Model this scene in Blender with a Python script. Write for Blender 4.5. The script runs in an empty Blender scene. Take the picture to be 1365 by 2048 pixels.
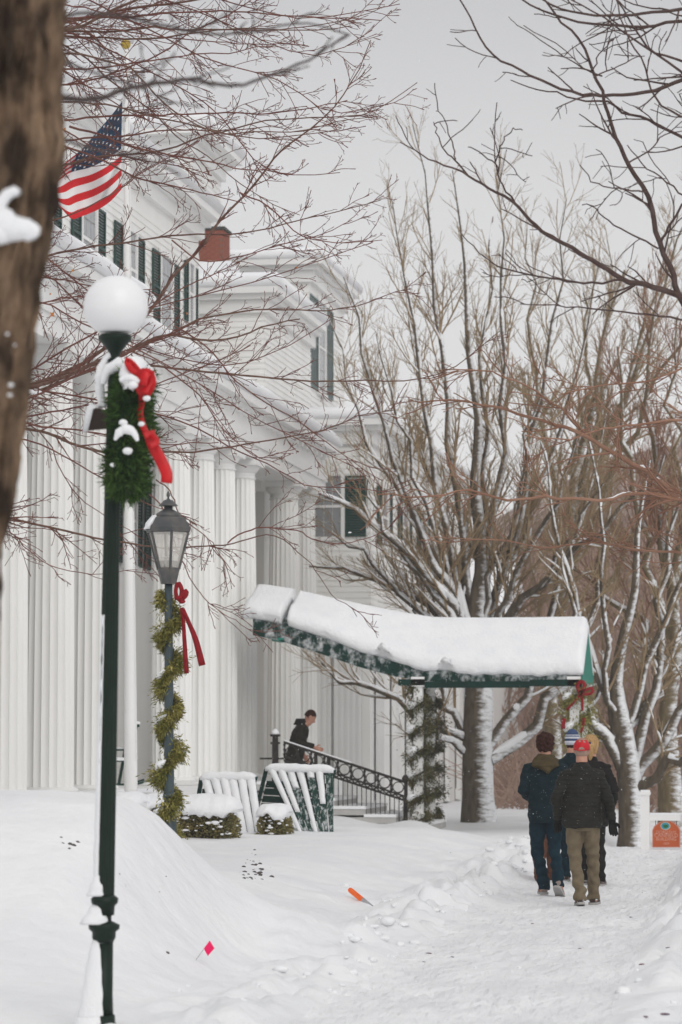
import bpy, bmesh, math, random
import numpy as np
from mathutils import Vector, Matrix, noise as mnoise
R = math.radians
random.seed(7); RS = np.random.RandomState(11)
SC = bpy.context.scene
COL = SC.collection

# ------------------------------------------------------------------ camera
F = 2048 / 36.0 * 100.0
YAW = R(9.6); PITCH = math.atan(456.0 / F)
CAMZ = 1.75
cam_d = bpy.data.cameras.new('camera'); cam = bpy.data.objects.new('camera', cam_d); COL.objects.link(cam)
cam.location = (0, 0, CAMZ)
cam.rotation_euler = (math.pi / 2 + PITCH, 0, YAW)
cam_d.sensor_fit = 'VERTICAL'; cam_d.sensor_height = 36; cam_d.sensor_width = 24; cam_d.lens = 100
cam_d.clip_start = 0.2; cam_d.clip_end = 2000
cam_d.dof.use_dof = True; cam_d.dof.focus_distance = 30.0; cam_d.dof.aperture_fstop = 3.2
SC.camera = cam

# ------------------------------------------------------------------ world and sun (overcast snowfall)
SUN_EL, SUN_AZ = R(34), R(147)      # behind the camera, to its right
w = bpy.data.worlds.new('World'); SC.world = w; w.use_nodes = True
nt = w.node_tree; nt.nodes.clear()
def N(t, **k):
    n = nt.nodes.new(t)
    for a, b in k.items(): setattr(n, a, b)
    return n
sky = N('ShaderNodeTexSky', sky_type='NISHITA', sun_disc=False, sun_elevation=SUN_EL, sun_rotation=SUN_AZ)
sky.air_density = 1.0; sky.dust_density = 4.0
hsv = N('ShaderNodeHueSaturation'); hsv.inputs['Saturation'].default_value = 0.04
nt.links.new(sky.outputs[0], hsv.inputs['Color'])
# cloud deck: an even overcast dome, a little brighter towards the zenith
tc = N('ShaderNodeTexCoord'); sep = N('ShaderNodeSeparateXYZ'); nt.links.new(tc.outputs['Generated'], sep.inputs[0])
ramp = N('ShaderNodeValToRGB'); nt.links.new(sep.outputs['Z'], ramp.inputs[0])
cr = ramp.color_ramp
cr.elements[0].position = 0.0; cr.elements[0].color = (7.3, 7.3, 7.3, 1)
cr.elements[1].position = 1.0; cr.elements[1].color = (7.9, 7.95, 8.1, 1)
e = cr.elements.new(0.10); e.color = (7.2, 7.2, 7.22, 1)
e = cr.elements.new(0.19); e.color = (6.35, 6.36, 6.42, 1)
e = cr.elements.new(0.255); e.color = (5.25, 5.27, 5.4, 1)
e = cr.elements.new(0.60); e.color = (6.6, 6.65, 6.8, 1)
nz = N('ShaderNodeTexNoise'); nz.inputs['Scale'].default_value = 2.2; nz.inputs['Detail'].default_value = 3
nt.links.new(tc.outputs['Generated'], nz.inputs['Vector'])
mr = N('ShaderNodeMapRange'); mr.inputs[3].default_value = 0.95; mr.inputs[4].default_value = 1.05
nt.links.new(nz.outputs[0], mr.inputs[0])
vm = N('ShaderNodeVectorMath', operation='SCALE'); nt.links.new(ramp.outputs[0], vm.inputs[0]); nt.links.new(mr.outputs[0], vm.inputs['Scale'])
mix = N('ShaderNodeMix', data_type='RGBA'); mix.inputs[0].default_value = 0.93
nt.links.new(hsv.outputs[0], mix.inputs[6]); nt.links.new(vm.outputs[0], mix.inputs[7])
bg = N('ShaderNodeBackground'); bg.inputs['Strength'].default_value = 0.10
nt.links.new(mix.outputs[2], bg.inputs[0])
wo = N('ShaderNodeOutputWorld'); nt.links.new(bg.outputs[0], wo.inputs[0])
sl = bpy.data.lights.new('sun', 'SUN'); so = bpy.data.objects.new('sun', sl); COL.objects.link(so)
sl.energy = 0.84; sl.angle = R(40); sl.color = (1.0, 0.965, 0.915)
sdir = Vector((math.cos(SUN_EL) * math.sin(SUN_AZ), math.cos(SUN_EL) * math.cos(SUN_AZ), math.sin(SUN_EL)))
so.rotation_euler = sdir.to_track_quat('Z', 'Y').to_euler()
so.location = (0, -20, 40)
SC.view_settings.view_transform = 'Standard'; SC.view_settings.look = 'None'
SC.view_settings.exposure = 0.16; SC.view_settings.gamma = 1; SC.view_settings.use_curve_mapping = False
SC.cycles.volume_bounces = 1; SC.cycles.max_bounces = 6; SC.cycles.diffuse_bounces = 4; SC.cycles.transparent_max_bounces = 6
SC.cycles.use_adaptive_sampling = True; SC.cycles.adaptive_threshold = 0.02

# ------------------------------------------------------------------ helpers
cm = cam.rotation_euler.to_matrix()
def ray(px, py): return (cm @ Vector(((px - 682.5) / F, -(py - 1024) / F, -1.0)))
def at(px, py, Y):
    d = ray(px, py); t = Y / d.y
    return Vector((d.x * t, Y, CAMZ + d.z * t))
def atX(px, py, X):
    d = ray(px, py); t = X / d.x
    return Vector((X, d.y * t, CAMZ + d.z * t))

_M = {}
def mat(name, col, rough=0.7, col2=None, scale=6.0, bump=0.0, bscale=30.0, metal=0.0, detail=4, stretch=None, spec=0.3, island=0.0, trans=0.0, alpha=1.0, lo=.35, hi=.65):
    if name in _M: return _M[name]
    m = bpy.data.materials.new(name); m.use_nodes = True; t = m.node_tree; b = t.nodes['Principled BSDF']
    b.inputs['Roughness'].default_value = rough; b.inputs['Metallic'].default_value = metal
    b.inputs['Specular IOR Level'].default_value = spec
    b.inputs['Base Color'].default_value = (*col, 1)
    b.inputs['Transmission Weight'].default_value = trans
    b.inputs['Alpha'].default_value = alpha
    tcn = t.nodes.new('ShaderNodeTexCoord'); src = tcn.outputs['Object']
    if stretch:
        mp = t.nodes.new('ShaderNodeMapping'); mp.inputs['Scale'].default_value = stretch
        t.links.new(src, mp.inputs[0]); src = mp.outputs[0]
    out = None
    if col2:
        n = t.nodes.new('ShaderNodeTexNoise'); n.inputs['Scale'].default_value = scale; n.inputs['Detail'].default_value = detail
        t.links.new(src, n.inputs['Vector'])
        r = t.nodes.new('ShaderNodeMapRange'); r.inputs[1].default_value = lo; r.inputs[2].default_value = hi
        t.links.new(n.outputs[0], r.inputs[0])
        mx = t.nodes.new('ShaderNodeMix'); mx.data_type = 'RGBA'
        mx.inputs[6].default_value = (*col, 1); mx.inputs[7].default_value = (*col2, 1)
        t.links.new(r.outputs[0], mx.inputs[0]); out = mx.outputs[2]
    if island:
        g = t.nodes.new('ShaderNodeNewGeometry'); h = t.nodes.new('ShaderNodeHueSaturation')
        r2 = t.nodes.new('ShaderNodeMapRange'); r2.inputs[3].default_value = 1 - island; r2.inputs[4].default_value = 1 + island
        t.links.new(g.outputs['Random Per Island'], r2.inputs[0]); t.links.new(r2.outputs[0], h.inputs['Value'])
        if out: t.links.new(out, h.inputs['Color'])
        else: h.inputs['Color'].default_value = (*col, 1)
        out = h.outputs[0]
    if out: t.links.new(out, b.inputs['Base Color'])
    if bump:
        n = t.nodes.new('ShaderNodeTexNoise'); n.inputs['Scale'].default_value = bscale; n.inputs['Detail'].default_value = 6
        t.links.new(src, n.inputs['Vector'])
        bp = t.nodes.new('ShaderNodeBump'); bp.inputs['Strength'].default_value = 1.0; bp.inputs['Distance'].default_value = bump
        t.links.new(n.outputs[0], bp.inputs['Height']); t.links.new(bp.outputs[0], b.inputs['Normal'])
    _M[name] = m; return m

SNOWC = (0.83, 0.84, 0.86)
SNOW = mat('snow', SNOWC, 0.65, (0.87, 0.87, 0.88), 1.5, 0.012, 14, spec=.25)
SNOWF = mat('snow_fine', SNOWC, 0.65, (0.87, 0.87, 0.88), 5, 0.006, 60, spec=.25)
GROUND = mat('snow_ground', (0.77, 0.775, 0.795), 0.6, (0.84, 0.84, 0.845), 0.8, 0.03, 5, spec=.25)
PATHM = mat('trodden_snow', (0.77, 0.77, 0.785), 0.6, (0.88, 0.88, 0.89), 1.6, 0.07, 7, spec=.3, stretch=(1.6, .5, 1))
WHITE = mat('white_paint', (0.82, 0.812, 0.785), 0.5, (0.87, 0.865, 0.845), 1.6, 0.001, 40, stretch=(1, 1, .25), detail=7)
WHITE2 = mat('white_trim', (0.84, 0.84, 0.83), 0.5, (0.79, 0.785, 0.77), .7)
GREY = mat('grey_paint', (0.55, 0.54, 0.51), 0.6, (0.6, 0.59, 0.56), 1)  # plain grey of the porch roofs and the chimney curb
SHUT = mat('shutter_green', (0.014, 0.045, 0.038), 0.5, (0.025, 0.062, 0.052), 3, spec=.2)
SHUTG = mat('shutter_green_pale', (0.10, 0.15, 0.145), 0.5, (0.14, 0.19, 0.185), 3)
GLASS = mat('window_glass', (0.22, 0.23, 0.24), 0.12, (0.36, 0.37, 0.38), 1.0, spec=.6)
POSTG = mat('post_green', (0.0045, 0.014, 0.0085), 0.45, (0.007, 0.019, 0.012), 5, 0.001, 50, spec=.22)
POSTB = mat('post_slate', (0.035, 0.055, 0.065), 0.45, (0.05, 0.075, 0.085), 8, 0.001, 50, spec=.4)
IRON = mat('iron', (0.014, 0.012, 0.011), 0.55, (0.04, 0.034, 0.03), 12, spec=.2)
LANT = mat('lantern_metal', (0.07, 0.075, 0.08), 0.42, (0.13, 0.12, 0.11), 9, metal=.2)
FROST = mat('frosted_globe', (0.80, 0.80, 0.81), 0.28, (0.84, 0.84, 0.85), 2, spec=.4)
RED = mat('red_velvet', (0.27, 0.004, 0.010), 0.7, (0.19, 0.003, 0.007), 14, spec=.25)
REDB = mat('red_satin', (0.62, 0.008, 0.012), 0.45, (0.5, 0.006, 0.01), 9, spec=.35)
CANV = mat('green_canvas', (0.002, 0.022, 0.016), 0.7, (0.004, 0.034, 0.026), 6, spec=.12)
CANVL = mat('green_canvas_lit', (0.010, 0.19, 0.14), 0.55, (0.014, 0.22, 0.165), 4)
CHAIRG = mat('chair_green', (0.004, 0.032, 0.023), 0.55, (0.009, 0.05, 0.038), 14, spec=.2)
BRICK = mat('brick_red', (0.33, 0.11, 0.07), 0.85, (0.25, 0.08, 0.055), 8)
MORTAR = mat('mortar', (0.22, 0.115, 0.085), 0.9)
SLATE = mat('dark_slate', (0.06, 0.06, 0.055), .8)

def ob(name, me, m=None, parent=None, **pr):
    o = bpy.data.objects.new(name, me); COL.objects.link(o)
    if me is not None and m is not None and not me.materials:
        for x in (m if isinstance(m, (list, tuple)) else [m]): me.materials.append(x)
    if parent is not None: o.parent = parent
    for k, v in pr.items(): o[k] = v
    return o
def thing(name, label, cat, loc=(0, 0, 0), rz=0.0, group=None):
    o = ob(name, None, label=label, category=cat)
    o.location = loc; o.rotation_euler = (0, 0, rz)
    o.empty_display_size = .2
    if group: o['group'] = group
    return o
def tag(o, label, cat, group=None):
    o['label'] = label; o['category'] = cat
    if group: o['group'] = group
    return o
def raw(name, V, Fc, smooth=True):
    me = bpy.data.meshes.new(name); me.from_pydata([tuple(v) for v in V], [], Fc)
    if smooth:
        me.polygons.foreach_set('use_smooth', [True] * len(me.polygons))
    return me
def fastmesh(name, V, quads, tris=None, smooth=True):
    """numpy arrays to a mesh, quickly"""
    me = bpy.data.meshes.new(name)
    nq = len(quads); ntri = 0 if tris is None else len(tris)
    loops = quads.reshape(-1) if ntri == 0 else np.concatenate([quads.reshape(-1), tris.reshape(-1)])
    starts = np.concatenate([np.arange(nq) * 4, nq * 4 + np.arange(ntri) * 3])
    me.vertices.add(len(V)); me.vertices.foreach_set('co', np.asarray(V, dtype=np.float32).reshape(-1))
    me.loops.add(len(loops)); me.loops.foreach_set('vertex_index', loops.astype(np.int32))
    me.polygons.add(nq + ntri); me.polygons.foreach_set('loop_start', starts.astype(np.int32))
    me.update(calc_edges=True); me.validate()
    if smooth: me.polygons.foreach_set('use_smooth', np.ones(len(me.polygons), dtype=bool))
    return me

class MB:
    def __init__(s): s.V = []; s.F = []
    def box(s, x0, x1, y0, y1, z0, z1, M=None):
        b = len(s.V)
        for z in (z0, z1):
            for (x, y) in ((x0, y0), (x1, y0), (x1, y1), (x0, y1)):
                v = Vector((x, y, z)); s.V.append(M @ v if M else v)
        s.F += [(b, b + 3, b + 2, b + 1), (b + 4, b + 5, b + 6, b + 7)] + [(b + i, b + (i + 1) % 4, b + 4 + (i + 1) % 4, b + 4 + i) for i in range(4)]
        return s
    def loft(s, rings, closed=True, caps=True):
        """rings: lists of equal numbers of points"""
        b = len(s.V); n = len(rings[0])
        for r in rings: s.V += [Vector(p) for p in r]
        for i in range(len(rings) - 1):
            for j in range(n if closed else n - 1):
                k = (j + 1) % n
                s.F.append((b + i * n + j, b + i * n + k, b + (i + 1) * n + k, b + (i + 1) * n + j))
        if caps and closed:
            s.F.append(tuple(b + j for j in reversed(range(n)))); s.F.append(tuple(b + (len(rings) - 1) * n + j for j in range(n)))
        return s
    def lathe(s, prof, n=16, M=None, cx=0, cy=0):
        rings = []
        for (r, z) in prof:
            rings.append([(M @ Vector((cx + r * math.cos(2 * math.pi * j / n), cy + r * math.sin(2 * math.pi * j / n), z))) if M else Vector((cx + r * math.cos(2 * math.pi * j / n), cy + r * math.sin(2 * math.pi * j / n), z)) for j in range(n)])
        return s.loft(rings)
    def tube(s, pts, rad, n=6):
        pts = [Vector(p) for p in pts]; m = len(pts)
        rad = [rad] * m if not hasattr(rad, '__len__') else rad
        t0 = (pts[-1] - pts[0]).normalized(); ref = Vector((0, 0, 1)) if abs(t0.z) < .8 else Vector((1, 0, 0))
        rings = []
        for i, p in enumerate(pts):
            t = (pts[min(i + 1, m - 1)] - pts[max(i - 1, 0)]).normalized()
            a = t.cross(ref)
            a = a.normalized() if a.length > 1e-4 else Vector((1, 0, 0)); c = a.cross(t).normalized()
            rings.append([p + (a * math.cos(2 * math.pi * j / n) + c * math.sin(2 * math.pi * j / n)) * rad[i] for j in range(n)])
        return s.loft(rings)
    def build(s, name, m, parent=None, smooth=False, **pr):
        me = raw(name, s.V, s.F, smooth); return ob(name, me, m, parent, **pr)

def smoothstep(a, b, x):
    t = np.clip((x - a) / (b - a), 0, 1); return t * t * (3 - 2 * t)
_perm = RS.permutation(512)
def vnoise(x, y, seed=0):
    x = np.asarray(x, float) + seed * 17.3; y = np.asarray(y, float) + seed * 9.1
    xi = np.floor(x).astype(int); yi = np.floor(y).astype(int); xf = x - xi; yf = y - yi
    u = xf * xf * (3 - 2 * xf); v = yf * yf * (3 - 2 * yf)
    def h(a, b): return _perm[(_perm[a & 511] + b) & 511] / 511.0
    return (h(xi, yi) * (1 - u) + h(xi + 1, yi) * u) * (1 - v) + (h(xi, yi + 1) * (1 - u) + h(xi + 1, yi + 1) * u) * v
def fbm(x, y, o=4, seed=0):
    s = 0; a = .5; tot = 0
    for i in range(o):
        s = s + a * vnoise(np.asarray(x) * 2 ** i, np.asarray(y) * 2 ** i, seed + i); tot += a; a *= .5
    return s / tot

# ------------------------------------------------------------------ ground
def pathc(Y): return -2.30 - 0.028 * (Y - 17)
def pathw(Y): return 0.98 + 0 * Y
def height(X, Y):
    X = np.asarray(X, float); Y = np.asarray(Y, float)
    h = 0.40 * smoothstep(17.0, 26, Y) * (1 - smoothstep(43, 51, Y)) * smoothstep(-3.9, -6.2, X)
    h = h + 0.06 * smoothstep(-4, -9, X) * (1 - smoothstep(44, 52, Y))
    # snow-covered bank left of the walk
    b = .80 * smoothstep(-4.25, -5.6, X) * np.exp(-(np.maximum(0, 21.8 - Y) / 2.6) ** 2) * np.exp(-(np.maximum(0, Y - 22.2) / 2.2) ** 2)
    h = h + (1.33 + .08 * (fbm(X * .5, Y * .4, 3, 5) - .5)) * b * (1 - .25 * smoothstep(-8, -12, X))
    b2 = np.exp(-((X + 4.35) / .5) ** 2 - ((Y - 23.2) / .8) ** 2)
    h = h + .30 * b2
    h = h + .34 * np.exp(-((X + 9.3) / 1.1) ** 2 - ((Y - 53.3) / .7) ** 2) + .22 * np.exp(-((X + 7.6) / .5) ** 2 - ((Y - 53.2) / .6) ** 2)
    # gentle drifts
    h = h + (.030 * (fbm(X * 2.2, Y * 4.0, 4, 55) - .5) + .016 * (fbm(X * 9, Y * 7, 3, 57) - .5)) * smoothstep(50, 35, Y)
    h = h + .10 * (fbm(X * .35, Y * .25, 3, 2) - .5) + .035 * (fbm(X * 1.3, Y * .8, 4, 9) - .5)
    d = X - pathc(Y); w = pathw(Y)
    inp = 1 - smoothstep(w - .30, w + .22 + .3 * (fbm(X * 2, Y * 1.2, 3, 77) - .5), np.abs(d))
    rough = fbm(X * 4.5, Y * 3.0, 4, 21); rough2 = fbm(X * 11, Y * 6, 3, 31)
    bankL = np.exp(-((d + w + .38) / .42) ** 2) * (.06 + .18 * smoothstep(.35, .75, rough)) * (.45 + .55 * smoothstep(22, 30, Y)) * (1 - smoothstep(46, 50, Y))
    bankR = np.exp(-((d - w - .42) / .42) ** 2) * (.10 + .30 * smoothstep(.35, .75, rough)) * (1 - smoothstep(44, 48, Y)) * (.25 + .75 * smoothstep(19, 28, Y))
    churn = np.exp(-((d + w + .9) / 1.0) ** 2) * (rough - .5) * .10 * (1 - smoothstep(40, 46, Y))
    h = h + bankL + bankR + churn
    h = h * (1 - inp) + inp * (-.03 + .05 * (fbm(X * 3, Y * 1.5, 4, 41) - .5) + .03 * (rough2 - .5))
    # bank of the verge and rise towards the wood
    h = h - .46 * smoothstep(47, 57, Y) * smoothstep(-5.2, -4.0, X) * (1 - smoothstep(66, 80, Y))
    return h
def gz(x, y): return float(height(np.array([x]), np.array([y]))[0])
def patch(name, xs, ys, m, **pr):
    Xg, Yg = np.meshgrid(xs, ys); Z = height(Xg, Yg)
    V = np.stack([Xg, Yg, Z], -1).reshape(-1, 3); nx, ny = len(xs), len(ys)
    i = np.arange(nx - 1)[None, :] + (np.arange(ny - 1) * nx)[:, None]
    q = np.stack([i, i + 1, i + nx + 1, i + nx], -1).reshape(-1, 4)
    return ob(name, fastmesh(name, V, q), m, kind='structure', **pr)
ysn = np.concatenate([np.arange(-6, 14, 1.0), np.arange(14, 30, .07), np.arange(30, 50, .12), np.arange(50, 90, .8), np.arange(90, 420, 8.0)])
# lawn, path and verge share their border vertices (the grid is bent along the path)
_pr = random.Random(99); PRINTS = []
for _k in range(46):
    _y = _pr.uniform(15.5, 46); _x = pathc(_y) + _pr.choice((-.55, -.4, .1, .25, .6)) + _pr.gauss(0, .12)
    for _q in range(2): PRINTS.append((_x + .11 * (_q * 2 - 1), _y + _q * .36, _pr.gauss(0, .15)))
for _k in range(26): PRINTS.append((_pr.uniform(-4.6, -3.2), _pr.uniform(17, 38), _pr.gauss(0, .5)))
def prints(X, Y):
    out = np.zeros_like(X)
    for (a, b, t) in PRINTS:
        m = (np.abs(X - a) < .3) & (np.abs(Y - b) < .4)
        if not m.any(): continue
        dx, dy = X[m] - a, Y[m] - b; u = dx * math.cos(t) + dy * math.sin(t); v = -dx * math.sin(t) + dy * math.cos(t)
        q = (u / .065) ** 2 + (v / .16) ** 2; out[m] += -.030 * np.exp(-q ** 2) + .010 * np.exp(-((np.sqrt(q) - 1.35) / .3) ** 2)
    return out
def gridpatch(name, s0, s1, ds_list, m):
    ss = np.array(ds_list); Yg = np.repeat(ysn[:, None], len(ss), 1)
    c = pathc(Yg); wv = pathw(Yg)
    S = np.repeat(ss[None, :], len(ysn), 0)
    Xg = c + S
    Z = height(Xg, Yg) + prints(Xg, Yg); V = np.stack([Xg, Yg, Z], -1).reshape(-1, 3); nx, ny = len(ss), len(ysn)
    i = np.arange(nx - 1)[None, :] + (np.arange(ny - 1) * nx)[:, None]
    q = np.stack([i, i + 1, i + nx + 1, i + nx], -1).reshape(-1, 4)
    return ob(name, fastmesh(name, V, q), m, kind='structure')
sL = np.concatenate([np.arange(-120, -12, 6.0), np.arange(-12, -6.0, .22), np.arange(-6.0, -.98, .055), [-.98]])
gridpatch('snowy_lawn', 0, 0, sL, GROUND)
gridpatch('footpath', 0, 0, np.linspace(-.98, .98, 37), PATHM)
gridpatch('snowy_verge', 0, 0, np.concatenate([[.98], np.arange(1.035, 3.0, .055), np.arange(3.0, 8, .5), np.arange(8, 160, 6.0)]), GROUND)

# brown wooded hillside behind everything
def hillz(X, Y): return -1.0 + smoothstep(104, 190, Y) * (19 * smoothstep(-46, -8, X) + 3) + 2.5 * (fbm(X * .08, Y * .08, 4, 13) - .5)
def hill():
    xs = np.arange(-70, 90, 3.0); ys = np.arange(104, 260, 6.0)
    Xg, Yg = np.meshgrid(xs, ys)
    Z = hillz(Xg, Yg)
    V = np.stack([Xg, Yg, Z], -1).reshape(-1, 3); nx, ny = len(xs), len(ys)
    i = np.arange(nx - 1)[None, :] + (np.arange(ny - 1) * nx)[:, None]
    q = np.stack([i, i + 1, i + nx + 1, i + nx], -1).reshape(-1, 4)
    m = mat('hill_brush', (0.20, 0.135, 0.11), .9, (0.50, 0.42, 0.39), .9, 0.1, 3, detail=9, lo=.48, hi=.8, stretch=(1, .3, 1))
    ob('hill', fastmesh('hill', V, q), m, kind='structure')
hill()

# loose lumps of thrown snow on the banks
def lumps():
    V = []; Q = []; T = []
    ico = bmesh.new(); bmesh.ops.create_icosphere(ico, subdivisions=2, radius=1)
    iv = np.array([v.co[:] for v in ico.verts]); it = np.array([[v.index for v in f.verts] for f in ico.faces]); ico.free()
    n = 0
    for k in range(330):
        Y = 15 + 33 * random.random() ** .9
        side = random.choice((-1, -1, 1))
        d = side * (.98 + abs(random.gauss(.25, .38)))
        if random.random() < .08: d = random.uniform(-.9, .9)
        r = .014 + .04 * random.random() ** 3
        if abs(d) < .98: r *= .4
        if Y < 19: r *= .6
        X = pathc(Y) + d
        nn = iv + .35 * (RS.rand(len(iv), 3) - .5)
        P = nn * np.array([r * random.uniform(.8, 1.5), r * random.uniform(.8, 1.5), r * random.uniform(.5, .9)]) + np.array([X, Y, gz(X, Y) + r * .15])
        V.append(P); T.append(it + n); n += len(iv)
    me = fastmesh('snow_lumps', np.concatenate(V), np.zeros((0, 4), int), np.concatenate(T), smooth=True)
    ob('snow_lumps', me, SNOWF, kind='stuff', label='broken lumps of thrown snow along both edges of the path', category='snow')
lumps()

# ------------------------------------------------------------------ branches (numpy tubes)
class Branches:
    def __init__(s): s.P = []; s.Rr = []
    def add(s, pts, rad): s.P.append(np.asarray(pts, float)); s.Rr.append(np.asarray(rad, float))
    def mesh(s, name, nfun):
        groups = {}
        for p, r in zip(s.P, s.Rr): groups.setdefault((len(p), nfun(r.max())), []).append((p, r))
        VV = []; QQ = []; TT = []; base = 0
        for (m, n), L in groups.items():
            P = np.stack([a for a, _ in L]); Rd = np.stack([b for _, b in L])
            T = np.empty_like(P); T[:, 1:-1] = P[:, 2:] - P[:, :-2]; T[:, 0] = P[:, 1] - P[:, 0]; T[:, -1] = P[:, -1] - P[:, -2]
            T /= np.linalg.norm(T, axis=-1, keepdims=True) + 1e-9
            ov = P[:, -1] - P[:, 0]; ov /= np.linalg.norm(ov, axis=-1, keepdims=True) + 1e-9
            ref = np.where(np.abs(ov[:, 2:3]) < .75, np.array([[0, 0, 1.]]), np.array([[1., 0, 0]]))[:, None, :]
            A = np.cross(T, ref); A /= np.linalg.norm(A, axis=-1, keepdims=True) + 1e-9
            C = np.cross(A, T)
            ang = 2 * np.pi * np.arange(n) / n
            V = P[:, :, None, :] + Rd[:, :, None, None] * (A[:, :, None, :] * np.cos(ang)[None, None, :, None] + C[:, :, None, :] * np.sin(ang)[None, None, :, None])
            K = len(L); V = V.reshape(-1, 3)
            k = (np.arange(K) * m * n)[:, None, None]; i = (np.arange(m - 1) * n)[None, :, None]; j = np.arange(n)[None, None, :]; j2 = (j + 1) % n
            q = np.stack([k + i + j, k + i + j2, k + i + n + j2, k + i + n + j], -1).reshape(-1, 4) + base
            VV.append(V); QQ.append(q); base += len(V)
        return fastmesh(name, np.concatenate(VV), np.concatenate(QQ))

def catmull(pts, n):
    P = np.asarray(pts, float); P = np.vstack([2 * P[0] - P[1], P, 2 * P[-1] - P[-2]])
    seg = len(P) - 3; out = []
    L = np.linalg.norm(P[2:-1] - P[1:-2], axis=1); cum = np.concatenate([[0], np.cumsum(L)]); tot = cum[-1]
    for k in range(n):
        d = tot * k / (n - 1); i = min(int(np.searchsorted(cum, d, side='right')) - 1, seg - 1); u = (d - cum[i]) / (L[i] + 1e-9)
        p0, p1, p2, p3 = P[i], P[i + 1], P[i + 2], P[i + 3]
        out.append(.5 * ((2 * p1) + (-p0 + p2) * u + (2 * p0 - 5 * p1 + 4 * p2 - p3) * u ** 2 + (-p0 + 3 * p1 - 3 * p2 + p3) * u ** 3))
    return np.array(out)

def rotdir(d, ang, az):
    d = d / (np.linalg.norm(d) + 1e-9)
    ref = np.array([0, 0, 1.]) if abs(d[2]) < .9 else np.array([1., 0, 0])
    a = np.cross(d, ref); a /= np.linalg.norm(a); c = np.cross(a, d)
    return d * math.cos(ang) + (a * math.cos(az) + c * math.sin(az)) * math.sin(ang)

def sprout(B, pts, rad, lev, P):
    """side shoots along a limb. P[lev] = dict(n per metre, len, angle, wander, up, rr, npts)"""
    if lev >= len(P): return
    p = P[lev]; L = float(np.sum(np.linalg.norm(np.diff(pts, axis=0), axis=1)))
    t0 = p.get('t0', .15)
    cnt = p['n'] * L * (1 - t0)
    cnt = int(cnt) + (random.random() < cnt - int(cnt))
    for _ in range(cnt):
        t = t0 + (1 - t0) * random.random(); f = t * (len(pts) - 1); i = min(int(f), len(pts) - 2); u = f - i
        s = pts[i] * (1 - u) + pts[i + 1] * u; r = (rad[i] * (1 - u) + rad[i + 1] * u)
        d = pts[i + 1] - pts[i]; nd = rotdir(d, R(random.gauss(p['ang'], 9)), random.uniform(0, 2 * math.pi))
        nd[1] *= p.get('flat', .6)
        length = p['len'] * random.uniform(.5, 1.25) * (1 - .55 * t)
        n = p['npts']; q = [s]; dd = nd / np.linalg.norm(nd); st = length / (n - 1)
        for k in range(n - 1):
            dd = dd + np.array([random.gauss(0, p['wan']), random.gauss(0, p['wan'] * .7), random.gauss(0, p['wan'])]) + np.array([0, 0, p['up']])
            dd /= np.linalg.norm(dd); q.append(q[-1] + dd * st)
        q = np.array(q); r0 = min(r * p['rr'], p.get('rmax', 1)); r1 = max(r0 * .45, p['rmin'])
        r0 = max(r0, p['rmin'] * 1.2)
        rr = np.linspace(r0, r1, n)
        B.add(q, rr); sprout(B, q, rr, lev + 1, P)

def snowtop(B, S, rmin, wind=(0, 0, 1.), amount=.85, thick=1.0, thr=.36, amp=1.0):
    """snow lying along limbs: a second tube offset upwards / to windward, broken into patches"""
    wv = np.array(wind); wv = wv / np.linalg.norm(wv)
    for p, r in zip(B.P, B.Rr):
        if r.max() < rmin: continue
        n = max(6, len(p) * 2); q = catmull(p, n); rr = np.interp(np.linspace(0, 1, n), np.linspace(0, 1, len(r)), r)
        T = np.gradient(q, axis=0); T /= np.linalg.norm(T, axis=1, keepdims=True) + 1e-9
        side = wv[None] - T * (T @ wv)[:, None]; k = np.linalg.norm(side, axis=1)
        side = side / (k[:, None] + 1e-6)
        ns = np.array([mnoise.noise(Vector((a[0] * 3.1, a[1] * 3.1, a[2] * 3.1))) for a in q]) * amp
        g = np.clip((ns + .5 - thr + (k - .80) * 2.0) * 5, 0, 1) * np.clip((rr - rmin * .6) / rmin, 0, 1)
        rs = (rr * .82 + .008 * thick) * np.clip(g, .05, 1)
        off = rr * .55 + .010 * thick * g
        rs[0] *= .3; rs[-1] *= .3
        S.add(q + side * (off - (1 - np.clip(g * 1.6, 0, 1)) * rr * .9)[:, None], rs * amount)

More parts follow.
